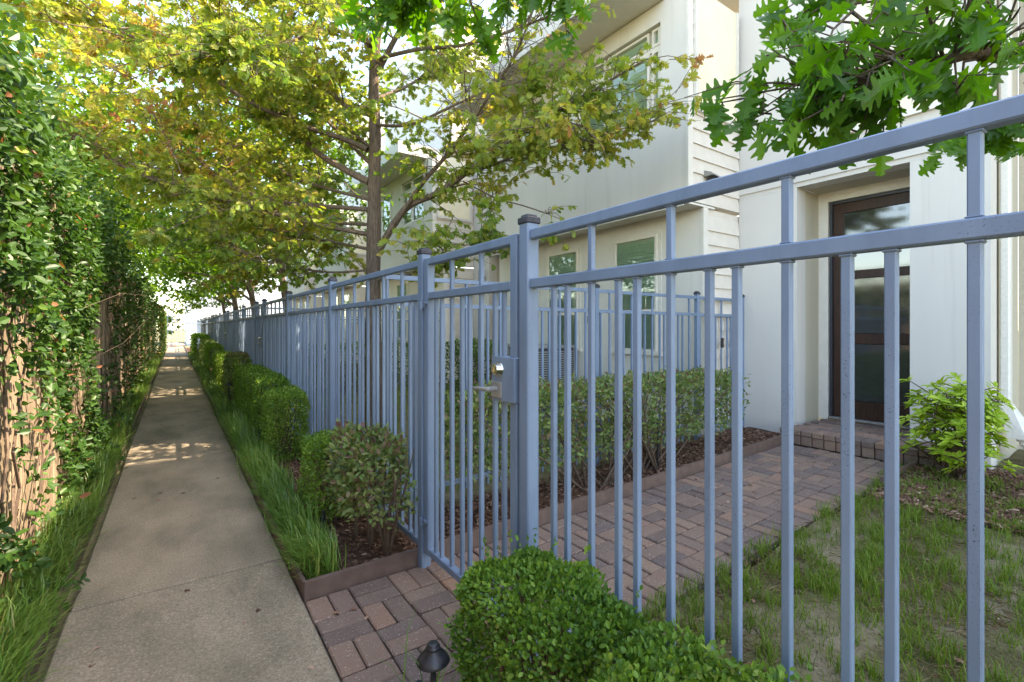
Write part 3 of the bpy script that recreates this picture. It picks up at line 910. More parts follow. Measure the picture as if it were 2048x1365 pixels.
m = MB(); m.tube([(6.05, .985, .455), (6.03, .90, .455)], .035, 14); m.tube([(6.031, .905, .455), (6.024, .855, .455)], .05, 14); m.build('pipe', 'pvc', co)
m = MB().box(6.005, 6.04, .825, .857, .437, .473, .003); m.build('plug', 'pvc', co)
dt = thing('drain_tray', (5.9, .65, .1), 'black plastic drain tray on the ground beneath the downspout hose', 'drain')
m = MB().box(5.62, 5.95, .55, .78, .10, .125, .006); m.box(5.62, 5.95, .55, .57, .126, .16, .004); m.box(5.62, 5.64, .571, .78, .126, .16, .004); m.build('tray', 'black', dt)

# wall lamp on second entry, air conditioner
wl = thing('wall_lamp', (XW, 9.0, 2.3), 'grey cylinder wall lamp on the white wall seen above the gate', 'lamp')
m = MB(); m.tube([(5.42, 8.9, 2.15), (5.42, 8.9, 2.52)], .06, 14); m.build('shade', 'grey', wl, True); box('bracket', 'grey', wl, 5.46, 5.528, 8.87, 8.93, 2.28, 2.38)
ac = thing('air_conditioner', (4.45, 5.6, 0), 'grey louvred air conditioner unit standing against the neighbouring house wall', 'air conditioner')
box('base', 'grey', ac, 4.02, 4.74, 5.15, 5.85, 0.0, 0.12)
m = MB().box(4.04, 4.72, 5.17, 5.83, .13, .98); m.build('body', 'plastic', ac)
m = MB()
z = .16
while z < .96:
    m.box(4.025, 4.735, 5.155, 5.845, z, z + .016); z += .032
m.build('louvres', 'grey', ac, kind='stuff'); 
m = MB().box(4.02, 4.74, 5.15, 5.85, .981, 1.02, .01); m.build('lid', 'grey', ac)
for x, y in ((4.02, 5.15), (4.71, 5.15), (4.02, 5.82), (4.71, 5.82)): box('corner_post', 'grey', ac, x - .004, x + .034, y - .004, y + .034, .121, .98)

# ------------------------------------------------------------------ wooden fence on the left
wf = thing('wooden_fence', (-0.72, 0, 0), 'weathered wooden board fence overgrown with vines left of the path', 'fence')
XB = -0.70
def fx(y): return XB - 0.006 * max(0, y - 4)
mesh_b = []
for k in range(4):
    m = MB().box(-.011, .011, -.068, .068, 0, 2.16, .003)
    me = bpy.data.meshes.new('board'); me.from_pydata(m.v, [], m.f); me.materials.append(M['board']); mesh_b.append(me)
y = -1.0; i = 0
while y < 30:
    inst('board', mesh_b[i % 4], wf, (fx(y) + random.uniform(-.004, .004), y, 0.02), (random.uniform(-.006, .006), random.uniform(-.01, .01), random.uniform(-.03, .03)), (1, 1, random.uniform(.99, 1.01)))
    y += 0.142; i += 1
for z in (.3, 1.15, 1.95): box('fence_rail', 'board', wf, XB - .055, XB - .018, -1.0, 5, z, z + .09)
m = MB(); m.add([(fx(-1) - .09, -1, 2.19), (fx(-1) + .05, -1, 2.19), (fx(30) + .05, 30, 2.19), (fx(30) - .09, 30, 2.19), (fx(-1) - .09, -1, 2.225), (fx(-1) + .05, -1, 2.225), (fx(30) + .05, 30, 2.225), (fx(30) - .09, 30, 2.225)], [(0, 3, 2, 1), (4, 5, 6, 7), (0, 1, 5, 4), (1, 2, 6, 5), (2, 3, 7, 6), (3, 0, 4, 7)]); m.build('cap_rail', 'board', wf)
y = -.6
while y < 30:
    box('fence_post', 'board', wf, fx(y) + .0125, fx(y) + .075, y - .045, y + .045, 0, 2.185, .004); y += 2.4

# ------------------------------------------------------------------ plants
def cuboid_bush(name, label, cat, group, x0, x1, y0, y1, z0, z1, n, size, mat, tmpl=OVALR, stems=8, lumps=0.03, fill=0.25, top_bias=0.0, hshift=0.0, parts=0, roundness=0.25, base=0.0, topred=0.0, holes=(), sprigs=0):
    t = thing(name, ((x0 + x1) / 2, (y0 + y1) / 2, base), label, cat, group)
    cx, cy, cz = (x0 + x1) / 2, (y0 + y1) / 2, (z0 + z1) / 2
    hx, hy, hz = (x1 - x0) / 2, (y1 - y0) / 2, (z1 - z0) / 2
    # superellipsoid shell points
    areas = np.array([hy * hz, hy * hz, hx * hz, hx * hz, hx * hy * (1.4 + top_bias), hx * hy * .35])
    face = rng.choice(6, n, p=areas / areas.sum())
    u = rng.uniform(-1, 1, (n, 3))
    for a_, (ax, sg) in enumerate(((0, -1), (0, 1), (1, -1), (1, 1), (2, 1), (2, -1))):
        u[face == a_, ax] = sg
    pe = 2.0 / max(roundness, .12)
    r = (np.abs(u) ** pe).sum(1) ** (1 / pe)
    nrm = norm(np.sign(u) * np.abs(u / r[:, None]) ** (pe - 1) / np.array([hx, hy, hz]))
    u = u / r[:, None]
    p = u * np.array([hx, hy, hz]) + np.array([cx, cy, cz])
    depth = rng.uniform(0, 1, n) ** 2 * fill
    p = p - nrm * (depth * min(hx, hy, hz))[:, None]
    p += nrm * (lumps * snoise(p, 9.0, cx))[:, None] + rng.normal(0, size * .35, (n, 3))
    gaps = snoise(p, 11.0, cy * 3) + 0.7 * np.clip((p[:, 2] - z0) / (z1 - z0), 0, 1) * 1.5
    keep = gaps > rng.uniform(-1.5, 0.25, n)
    for hx_, hy_, hz_, hr_ in holes:
        keep &= ((p - np.array([hx_, hy_, hz_])) ** 2).sum(1) > (hr_ * rng.uniform(.7, 1.15, n)) ** 2
    p, nrm = p[keep], nrm[keep]
    if sprigs:
        k_ = rng.choice(len(p), sprigs)
        ex = []; en = []
        for j in k_:
            if p[j, 2] < z0 + .5 * (z1 - z0): continue
            dd_ = nrm[j] * .7 + rng.normal(0, .3, 3) + np.array([0, 0, .8]); dd_ /= np.linalg.norm(dd_)
            for q in range(9):
                ex.append(p[j] + dd_ * .011 * q + rng.normal(0, .005, 3)); en.append(nrm[j])
        p = np.concatenate([p, np.array(ex)]); nrm = np.concatenate([nrm, np.array(en)])
    n2 = len(p)
    d = norm(nrm * .7 + rnd(n2) * .8 + np.array([0, 0, .35]))
    nn = norm(nrm * .5 + rnd(n2) * .8 + np.array([0, 0, .5]))
    sc = size * rng.uniform(.65, 1.25, n2)
    hue = np.clip(.40 + hshift + .26 * snoise(p, 5, 3) + rng.normal(0, .22, n2), 0, .98)
    if topred: 
        sel = (p[:, 2] > z1 - .06) & (rng.random(n2) < topred); hue[sel] = 1.0
    else: hue = np.minimum(hue + .18 * np.clip((p[:, 2] - z0) / (z1 - z0) - .6, 0, 1), 1)
    st = MB()
    for k in range(stems):
        bx = cx + random.uniform(-.35, .35) * hx * 1.4; by = cy + random.uniform(-.9, .9) * hy * .8
        a = Vector((bx, by, base - .02))
        for q in range(3):
            e = Vector((bx + random.uniform(-.7, .7) * hx, by + random.uniform(-1, 1) * min(hy, .28), z1 - random.uniform(.03, .25) * (z1 - z0)))
            mid = a.lerp(e, .45) + Vector((random.uniform(-.04, .04), random.uniform(-.04, .04), .03))
            st.tube([a, mid, e], [.010, .007, .003], 5, False)
    if st.v: st.build('stem', 'stem', t, kind='stuff')
    if parts: split_leaves(tmpl, mat, p, d, nn, sc, hue, t, parts)
    else: scatter('foliage', tmpl, p, d, nn, sc, hue, mat, t)
    return t

G1 = 'clipped shrubs along the blue fence'
cuboid_bush('boxwood_shrub', 'clipped green boxwood at the foot of the picture beside the black path light', 'shrub', None, .725, 1.05, 0.80, 1.37, -.05, .535, 24000, .0155, 'box', stems=10, fill=.38, lumps=.035, roundness=.34, parts=250, holes=((.74, 1.0, .26, .09), (.72, 1.15, .06, .13)), sprigs=40)
cuboid_bush('boxwood_shrub', 'low clipped boxwood under the nearest fence panel, right of the other boxwood', 'shrub', None, .70, 1.06, 0.08, .80, -.05, .555, 24000, .0155, 'box', stems=10, fill=.38, lumps=.035, roundness=.34, parts=250, holes=((.72, .82, .36, .08),), sprigs=40)
cuboid_bush('boxwood_shrub', 'small bright green boxwood half hidden behind the reddish loose shrub', 'shrub', G1, .70, 1.03, 3.12, 3.55, .04, .56, 6500, .018, 'box', stems=4, fill=.4, hshift=.12, roundness=.4)
cuboid_bush('boxwood_shrub', 'square clipped boxwood with its sunlit top, first of the hedge row', 'shrub', G1, .72, 1.05, 4.85, 5.45, .02, .655, 11000, .018, 'box', stems=5, fill=.3, hshift=.16, roundness=.22)
cuboid_bush('boxwood_hedge', 'long flat topped hedge behind the square boxwood', 'hedge', G1, .74, 1.06, 5.72, 8.5, .03, .70, 19000, .022, 'box', stems=10, fill=.3, roundness=.18, hshift=.04)
cuboid_bush('loropetalum_shrub', 'reddish green shrub behind the long flat topped hedge', 'shrub', G1, .72, 1.06, 9.1, 10.1, .05, .82, 5000, .03, 'loro', OVAL, stems=5, fill=.4, roundness=.4, topred=.4)
cuboid_bush('boxwood_hedge', 'bright flat topped hedge past the second gate', 'hedge', G1, .72, 1.06, 10.7, 13.2, .03, .70, 7000, .03, 'box', stems=6, fill=.3, hshift=.2, roundness=.2)
cuboid_bush('boxwood_shrub', 'rounded shrub in the hedge row by the third gate', 'shrub', G1, .68, 1.06, 14.5, 16.0, .03, .80, 4000, .035, 'box', stems=4, fill=.3, hshift=.05, roundness=.4)
cuboid_bush('loropetalum_shrub', 'dark distant shrub in the hedge row past the third gate', 'shrub', G1, .66, 1.06, 16.8, 19.6, .03, .86, 3500, .04, 'loro', OVAL, stems=4, fill=.3, roundness=.4)
cuboid_bush('boxwood_hedge', 'farthest low hedge in the row near the end of the path', 'hedge', G1, .62, 1.06, 20.3, 27.0, .03, .95, 4000, .06, 'box', stems=4, fill=.3, roundness=.3)
# loose reddish shrub by the gate
cuboid_bush('loropetalum_shrub', 'loose reddish green shrub with bare stems in front of the fence beside the gate', 'shrub', G1, .755, 1.06, 2.45, 2.98, .24, .665, 2700, .036, 'loro', OVAL, stems=4, fill=.85, lumps=.07, roundness=.36, topred=.25, parts=250, hshift=.22, sprigs=25)
# hedge inside the yard
cuboid_bush('inner_hedge', 'leggy clipped hedge along the brick walkway inside the yard', 'hedge', None, 1.32, 4.72, 2.55, 2.95, .30, .84, 13000, .036, 'loro', OVAL, stems=16, fill=.75, lumps=.05, roundness=.28, topred=.08, hshift=.2, parts=280, sprigs=40)
# neighbour hedges seen through the fence
cuboid_bush('inner_hedge', 'dark hedge of the neighbouring yard seen through the fence pickets', 'hedge', 'hedges deep in the yards', 1.4, 4.4, 8.95, 9.3, .2, .95, 5000, .045, 'loro', OVAL, stems=12, fill=.6, roundness=.3, hshift=-.15)
cuboid_bush('inner_hedge', 'clump of shrubs under the neighbouring house windows', 'hedge', 'hedges deep in the yards', 3.7, 4.6, 6.3, 7.6, .1, 1.05, 4500, .045, 'loro', OVAL, stems=10, fill=.6, roundness=.5, hshift=-.1)

# strap grass strips
def grass_strip(name, label, xa, xb, ya, yb, n, L, lean, mat='liriope', tuft=.16, wid=.006):
    nt_ = max(1, n // 26)
    ty = ya + (yb - ya) * rng.random(nt_); tx = rng.uniform(xa, xb, nt_)
    k = rng.integers(0, nt_, n)
    p = np.stack([tx[k] + rng.normal(0, .025, n), ty[k] + rng.normal(0, .035, n), np.full(n, -.01)], 1)
    ang = rng.uniform(0, 2 * np.pi, n)
    d = np.stack([np.cos(ang) + lean, np.sin(ang) * .9, rng.uniform(.2, 1.1, n)], 1)
    d = norm(d)
    up = np.tile(np.array([0, 0, 1.0]), (n, 1)) + rnd(n) * .15
    sc = L * rng.uniform(.55, 1.15, n)
    hue = np.clip(.42 + .2 * np.sin(ty[k] * 3.1) + rng.normal(0, .16, n), 0, 1)
    hue[rng.random(n) < .02] = 1.0
    o = scatter(name, BLADE, p, d, up, sc, hue, mat, None, width=np.full(n, wid))
    tag(o, label, 'grass', None, 'stuff'); return o
grass_strip('strap_grass', 'arching strap-leaved grass edging the path at the foot of the hedges, near half', .55, .70, 2.52, 7.0, 8500, .205, -.9)
grass_strip('strap_grass', 'strap-leaved grass edging the path at the foot of the hedges, far half', .54, .70, 7.0, 26, 7500, .21, -.9, wid=.008)
grass_strip('strap_grass', 'strap-leaved grass below the wooden fence left of the path, near half', -.60, -.475, .9, 6.0, 6500, .21, .8)
grass_strip('strap_grass', 'strap-leaved grass below the wooden fence left of the path, far half', -.70, -.48, 6.0, 24, 6000, .24, .8, wid=.008)
grass_strip('strap_grass', 'few loose grass blades beside the black path light', .56, .66, 1.22, 1.36, 22, .34, -.1)

# lawn grass, straw, mulch, leaf litter
def patch_pts(n, x0, x1, y0, y1, thr, seed, f=3.2):
    p = np.stack([rng.uniform(x0, x1, n), rng.uniform(y0, y1, n), np.zeros(n)], 1)
    keep = snoise(p, f, seed) + .35 * snoise(p, f * 3, seed + 2) > thr
    p = p[keep]
    p[:, 2] = [yard_z(x) - .012 for x in p[:, 0]]
    return p
nT = 900
tf = patch_pts(nT * 3, 1.25, 5.2, -2.2, 1.42, -.62, 1.3)
k = rng.integers(0, len(tf), 52000)
p = tf[k] + np.concatenate([rng.normal(0, .022, (52000, 2)), np.zeros((52000, 1))], 1)
ang = rng.uniform(0, 2 * np.pi, len(p))
d = np.stack([np.cos(ang), np.sin(ang), rng.uniform(.3, 1.6, len(p))], 1)
o = scatter('lawn_grass', BLADE, p, d, np.tile([0, 0, 1.0], (len(p), 1)) + rnd(len(p)) * .3, rng.uniform(.03, .085, len(p)), rng.normal(.6, .2, len(p)), 'grass', None, width=np.full(len(p), .0035))
tag(o, 'patchy thin green grass tufts growing on the bare soil of the yard', 'grass', None, 'stuff')
p = patch_pts(24000, 1.2, 5.3, -2.2, 1.40, -.9, 4.4); n = len(p); ang = rng.uniform(0, 2 * np.pi, n)
p[:, 2] += rng.uniform(.0, .014, n)
o = scatter('dry_straw', LANCE, p, np.stack([np.cos(ang), np.sin(ang), rng.uniform(-.1, .25, n)], 1), np.tile([0, 0, 1.0], (n, 1)) + rnd(n) * .3, rng.uniform(.03, .09, n), rng.random(n), 'straw', None, width=np.full(n, .008))
tag(o, 'dry tan grass stems lying on the bare soil of the yard', 'straw', None, 'stuff')
p = patch_pts(6000, 1.15, 5.0, 3.2, 8.8, -.2, 2.4); n = len(p); ang = rng.uniform(0, 2 * np.pi, n)
o = scatter('lawn_grass', BLADE, p, np.stack([np.cos(ang), np.sin(ang), rng.uniform(.3, 1.6, n)], 1), np.tile([0, 0, 1.0], (n, 1)), rng.uniform(.05, .12, n), rng.normal(.6, .2, n), 'grass', None, width=np.full(n, .008))
tag(o, 'green lawn of the neighbouring yard seen through the fence pickets', 'grass', None, 'stuff')

def chips(name, label, n, x0, x1, y0, y1, zf, size=.022):
    p = np.stack([rng.uniform(x0, x1, n), rng.uniform(y0, y1, n), np.zeros(n)], 1)
    p[:, 2] = [zf(x) for x in p[:, 0]]; p[:, 2] += rng.uniform(0.0, .022, n)
    ang = rng.uniform(0, 2 * np.pi, n)
    o = scatter(name, CHIP, p, np.stack([np.cos(ang), np.sin(ang), rng.normal(0, .25, n)], 1), np.tile([0, 0, 1.0], (n, 1)) + rnd(n) * .5, size * rng.uniform(.6, 2.0, n), np.clip(rng.normal(.5, .25, n), 0, 1), 'chip', None, width=size * rng.uniform(.25, .6, n))
    tag(o, label, 'mulch', None, 'stuff'); return o
chips('mulch', 'reddish brown bark mulch in the bed between the path grass and the blue fence', 6500, .53, 1.12, 2.46, 8.0, lambda x: 0)
chips('mulch', 'dark bark mulch under the inner hedge behind the brown edging', 7000, 1.1, 5.4, 2.45, 3.05, lambda x: yard_z(x) + .005)
chips('mulch', 'bark mulch around the bright green shrub by the front door', 4200, 4.0, 5.5, .35, 1.36, lambda x: yard_z(x) - .0, .03)
chips('mulch', 'bark mulch under the front boxwood plants', 2200, .53, 1.15, -.5, 1.37, lambda x: -.005)
chips('soil_crumbs', 'crumbs of brown soil and bark scattered over the thin lawn', 9000, 1.2, 5.2, -1.6, 1.37, lambda x: yard_z(x) - .014, .011)
chips('leaf_litter', 'brown bark and dead leaves beneath the vines at the wooden fence', 5000, -.74, -.46, .8, 8.0, lambda x: -.0, .03)

n = 130
p = np.stack([rng.uniform(-.38, 5.0, n), rng.uniform(.2, 2.4, n), np.zeros(n)], 1)
q_ = rng.random(n) < .45
p[q_, 0] = rng.uniform(-.4, .48, q_.sum()); p[q_, 1] = rng.uniform(1.5, 12, q_.sum())
p[:, 2] = [(.006 if x < .5 else yard_z(x) + .006) for x in p[:, 0]]
p = p[(p[:, 0] < .5) | ((p[:, 1] > .2) & (p[:, 1] < 2.35))]; n = len(p); ang = rng.uniform(0, 2 * np.pi, n)
o = scatter('fallen_leaves', OAK_T, p, np.stack([np.cos(ang), np.sin(ang), rng.uniform(-.05, .1, n)], 1), np.tile([0, 0, 1.0], (n, 1)) + rnd(n) * .25, rng.uniform(.012, .04, n), rng.random(n), 'chip', None)
tag(o, 'small brown dead leaves scattered on path, paving and lawn', 'leaves', None, 'stuff')

# fallen twigs on the lawn
for pts, lab in (([at(2010, 1120, 1.0), ], None),):
    pass
tw = thing('twig', (2.62, .14, .03), 'pale dead twig lying on the bare lawn at the right edge', 'twig', 'fallen twigs on the lawn')
MB().tube([(2.95, .16, .05), (2.78, .17, .055), (2.68, .22, .05), (2.50, .20, .035), (2.40, .21, .03)], [.006, .009, .011, .010, .007], 7, True, .15).build('stick', 'palebark', tw)
tw = thing('twig', (3.3, .35, .05), 'thin brown twig lying on the lawn above the pale twig', 'twig', 'fallen twigs on the lawn')
MB().tube([(3.15, .15, .06), (3.2, .3, .065), (3.22, .45, .06)], [.004, .006, .004], 6, True, .15).build('stick', 'stem', tw)

# bright green azalea by the door
az = thing('azalea', (4.95, 1.08, .09), 'bright yellow green shrub with leaf whorls beside the front step', 'shrub')
st = MB(); tips = []
for k in range(20):
    a0 = Vector((4.95 + random.uniform(-.06, .06), 1.08 + random.uniform(-.07, .07), .07))
    an = random.uniform(0, 2 * math.pi); rr = random.uniform(.06, .33)
    e = Vector((4.95 + rr * .8 * math.cos(an), 1.08 + rr * math.sin(an) , .09 + random.uniform(.18, .52) + (.22 if rr < .2 else 0)))
    mid = a0.lerp(e, .5) + Vector((random.uniform(-.05, .05), random.uniform(-.05, .05), .05))
    st.tube([a0, mid, e], [.011, .008, .004], 6, False)
    tips.append((e, (e - mid).normalized()))
    for q in range(9):
        b = mid.lerp(e, random.uniform(.0, .95)); e2 = b + Vector((random.uniform(-.16, .16), random.uniform(-.2, .2), random.uniform(-.02, .14)))
        st.tube([b, e2], [.005, .003], 5, False); tips.append((e2, (e2 - b).normalized()))
e = Vector((4.9, 1.03, .80)); st.tube([(4.93, 1.06, .1), (4.93, 1.02, .5), e], [.012, .008, .004], 6, False)
for q in range(5): tips.append((e - Vector((0, 0, .05 * q)), Vector((0, 0, 1))))
st.build('stem', 'stem', az)
pp = []; dd = []; nn = []
for e, ax in tips:
    ax = np.array(ax) * .6 + np.array([0, 0, .6]); ax /= np.linalg.norm(ax)
    nl = random.randint(7, 10)
    for q in range(nl):
        an = q * 2.4 + random.uniform(-.3, .3)
        b1 = np.cross(ax, [1, .3, 0]); b1 /= np.linalg.norm(b1); b2 = np.cross(ax, b1)
        dr = b1 * math.cos(an) + b2 * math.sin(an) + ax * random.uniform(.05, .7)
        pp.append(np.array(e) + ax * random.uniform(-.025, .01)); dd.append(dr); nn.append(ax + .25 * (b1 * math.cos(an) + b2 * math.sin(an)))
pp, dd, nn = np.array(pp), np.array(dd), np.array(nn)
LANCE2 = tmpl_from_outline([(.15, .08), (.45, .19), (.7, .20), (.9, .10)], .25, .12)
split_leaves(LANCE2, 'azalea', pp, dd, nn, rng.uniform(.05, .082, len(pp)), np.clip(rng.normal(.55, .22, len(pp)), 0, 1), az, 300)

# ------------------------------------------------------------------ path lights and small fixtures
def path_light(x, y, h, label):
    t = thing('path_light', (x, y, 0), label, 'path light', 'black path lights')
    MB().tube([(x, y, -.02), (x, y, h - .03)], .008, 10).build('pole', 'black', t)
    MB().lathe([(r * 1.3, z * 1.05) for r, z in ((.036, 0), (.037, .002), (.031, .013), (.022, .025), (.0145, .033), (.0145, .036), (.0155, .037), (.0155, .0405), (.012, .042), (.012, .047), (.0105, .0495), (.002, .050))], x, y, h - .048, 28).build('shade', 'black', t, True)
    return t
path_light(.605, 1.255, .372, 'black mushroom path light in the foreground beside the boxwood')
path_light(.66, 8.3, .46, 'black path light in the strap grass beside the long hedge')
def spike(x, y, h, label):
    t = thing('sprinkler', (x, y, 0), label, 'sprinkler', 'black sprinkler heads')
    MB().tube([(x, y, -.02), (x, y, h * .62)], [.016, .013], 12).build('body', 'plastic', t)
    MB().lathe([(.0155, 0), (.0155, .022), (.011, .026), (.011, .05), (.0095, .056), (.003, .056)], x, y, h * .62, 14).build('nozzle', 'black', t)
spike(.585, 1.305, .30, 'black sprinkler head at the bottom edge next to the foreground path light')
spike(.735, 3.04, .18, 'black sprinkler head in the mulch beside the strap grass and loose shrub')
spike(.755, 5.9, .24, 'black sprinkler head between strap grass and the square boxwood')
t = thing('path_light', (3.35, 2.62, .05), 'black path light with round base plate in the mulch under the inner hedge', 'path light', 'black path lights')
MB().tube([(3.35, 2.62, .05), (3.35, 2.62, .50)], .009, 10).build('pole', 'black', t); MB().lathe([(.04, 0), (.04, .015), (.012, .022)], 3.35, 2.62, .06, 16).build('base', 'black', t)

# ------------------------------------------------------------------ vines on the wooden fence
vn = thing('climbing_vine', (-.66, 3, 0), 'dense green vine climbing over the weathered wooden fence', 'vine')
def vine_pts(n, y0, y1, yexp=1.0):
    y = y0 + (y1 - y0) * rng.random(n) ** yexp
    z = rng.uniform(.0, 2.62, n)
    p = np.stack([np.zeros(n), y, z], 1)
    bul = .10 + .10 * snoise(p, 1.6, 5) + .06 * snoise(p, 5, 2)
    bul = bul + np.clip((z - 1.35) * .17, 0, .22) * (.6 + .4 * np.sin(y * 1.3))
    bul = bul + .16 * np.exp(-(z / .32) ** 2) * (.5 + .5 * np.sin(y * 4.3 + 1))
    bul = np.clip(bul, .03, .42)
    x = np.array([fx(v) for v in y]) + .03 + bul * rng.random(n) ** .5
    over = z > 2.22
    x[over] -= rng.uniform(0, .35, over.sum()) * 1.0
    p[:, 0] = x
    m = snoise(np.stack([np.zeros(n), y, z * .8], 1), 2.3, 1.1) + .45 * snoise(p, 6.5, 8) + np.clip((z - 1.5) * .6, -.35, .9)
    # the boards stay bare in places, as around knee height near the path start and by the first shadow gap
    bare = np.exp(-((y - 3.2) / .55) ** 2 - ((z - .62) / .32) ** 2) * 1.0 + np.exp(-((y - 6.6) / .8) ** 2 - ((z - 1.35) / .75) ** 2) * 1.7 + np.exp(-((y - 2.55) / .35) ** 2 - ((z - 1.2) / .35) ** 2) * 1.0
    keep = m - bare > rng.uniform(-.75, .1, n)
    return p[keep]
p1 = vine_pts(36000, 1.0, 6.5, 1.1); p2 = vine_pts(11500, 6.3, 30, 1.5)
for P, nm in ((p1, 0), (p2, 1)):
    n = len(P)
    dirs = rnd(n) * .8 + np.array([.35, -.1, -.15]); nr = rnd(n) * .6 + np.array([.75, -.1, .55])
    sc = rng.uniform(.03, .06, n) * (1 if nm == 0 else 1.4)
    hue = np.clip(.27 + .2 * snoise(P, 2.2, 4) + rng.normal(0, .16, n) + .1 * (P[:, 2] > 2.1), 0, .94)
    hue[rng.random(n) < .012] = 1
    if nm == 0: split_leaves(OVAL, 'ivy', P, dirs, nr, sc, hue, vn, 300)
    else: scatter('foliage', OVAL, P, dirs, nr, sc, hue, 'ivy', vn)
vs_ = MB()
for k in range(48):
    y = 1.3 + 12 * random.random() ** 1.5; z = 0.0
    pts = [Vector((fx(y) + .03, y, -.02))]; x = fx(y) + .035
    yy = y
    for q in range(9):
        z += random.uniform(.12, .33); yy += random.uniform(-.24, .24); pts.append(Vector((fx(yy) + .03 + random.uniform(.0, .07), yy, min(z, 2.3))))
    vs_.tube(pts, [random.uniform(.004, .011) * (1 - .08 * i) for i in range(10)], 5, False)
for k in range(3):
    y = 2.6 + random.random() * 4; z = random.uniform(.9, 2.0)
    a = Vector((fx(y) + .2, y, z)); b = a + Vector((.18, .25, .12)); c = b + Vector((.14, .3, .1 + random.uniform(-.1, .15)))
    vs_.tube([a, b, c], [.0018, .0014, .0008], 4, False)
vs_.tube([(-.66, 2.35, .02), (-.60, 2.62, .10), (-.62, 2.75, .18), (-.66, 2.6, .3), (-.66, 2.3, .36), (-.63, 1.9, .42)], [.030, .026, .022, .02, .018, .014], 8, False, .1)
vs_.build('stem', 'stem', vn, kind='stuff')
cuboid_bush('clipped_hedge', 'tall narrow clipped hedge at the far end of the wooden fence', 'hedge', None, -1.25, -.42, 20, 34, .0, 2.15, 7000, .075, 'ivy', OVAL, stems=0, fill=.25, roundness=.22, hshift=.2)

# ------------------------------------------------------------------ trees
def smooth_path(pts, n=4):
    pts = [Vector(p) for p in pts]; out = []
    for i in range(len(pts) - 1):
        p0 = pts[max(i - 1, 0)]; p1 = pts[i]; p2 = pts[i + 1]; p3 = pts[min(i + 2, len(pts) - 1)]
        for k in range(n):
            t = k / n
            out.append(0.5 * ((2 * p1) + (-p0 + p2) * t + (2 * p0 - 5 * p1 + 4 * p2 - p3) * t * t + (-p0 + 3 * p1 - 3 * p2 + p3) * t ** 3))
    out.append(pts[-1]); return out

class Leaves:
    def __init__(s, tilt=.75): s.p = []; s.d = []; s.n = []; s.s = []; s.tilt = tilt
    def twig(s, wood, a, e, nl, size, r=.004, hang=.25):
        mid = a.lerp(e, .5) + Vector((random.uniform(-.04, .04), random.uniform(-.04, .04), random.uniform(0, .06)))
        wood.tube([a, mid, e], [r, r * .7, r * .35], 4, False)
        ax = (e - mid).normalized()
        for q in range(nl):
            t = 1 - random.random() ** 1.6 * .75
            b = mid.lerp(e, max(0, t * 2 - 1)) if t > .5 else a.lerp(mid, t * 2)
            d = ax * random.uniform(.1, 1) + Vector((random.uniform(-1, 1), random.uniform(-1, 1), random.uniform(-.7, .45) - hang))
            s.p.append(tuple(b)); s.d.append(tuple(d.normalized())); s.n.append((random.gauss(0, s.tilt), random.gauss(0, s.tilt), random.uniform(.2, 1))); s.s.append(size * random.uniform(.6, 1.25))
    def arrays(s): return np.array(s.p), np.array(s.d), np.array(s.n), np.array(s.s)

def limb_leaves(L, wood, pts, r0, r1, size, twigs, reach, nl, skip=.2, flat=.45, sub=2):
    sp = smooth_path(pts)
    n = len(sp)
    wood.tube(sp, [r0 + (r1 - r0) * i / (n - 1) for i in range(n)], 7, False, .06)
    for k in range(twigs):
        t = skip + (1 - skip) * random.random() ** .85
        i = min(n - 2, int(t * (n - 1))); a = sp[i].lerp(sp[i + 1], random.random())
        ax = (sp[i + 1] - sp[i]).normalized()
        d = (ax * random.uniform(.2, 1) + Vector((random.uniform(-1, 1), random.uniform(-1, 1), random.uniform(-.8, .9) * flat))).normalized()
        e = a + d * reach * random.uniform(.35, 1.1)
        L.twig(wood, a, e, nl, size, .0055)
        for q in range(sub):
            b = a.lerp(e, random.uniform(.3, .95))
            e2 = b + (d * .5 + Vector((random.uniform(-1, 1), random.uniform(-1, 1), random.uniform(-.7, .6) * flat))) * reach * .45
            L.twig(wood, b, e2, nl, size, .0035)

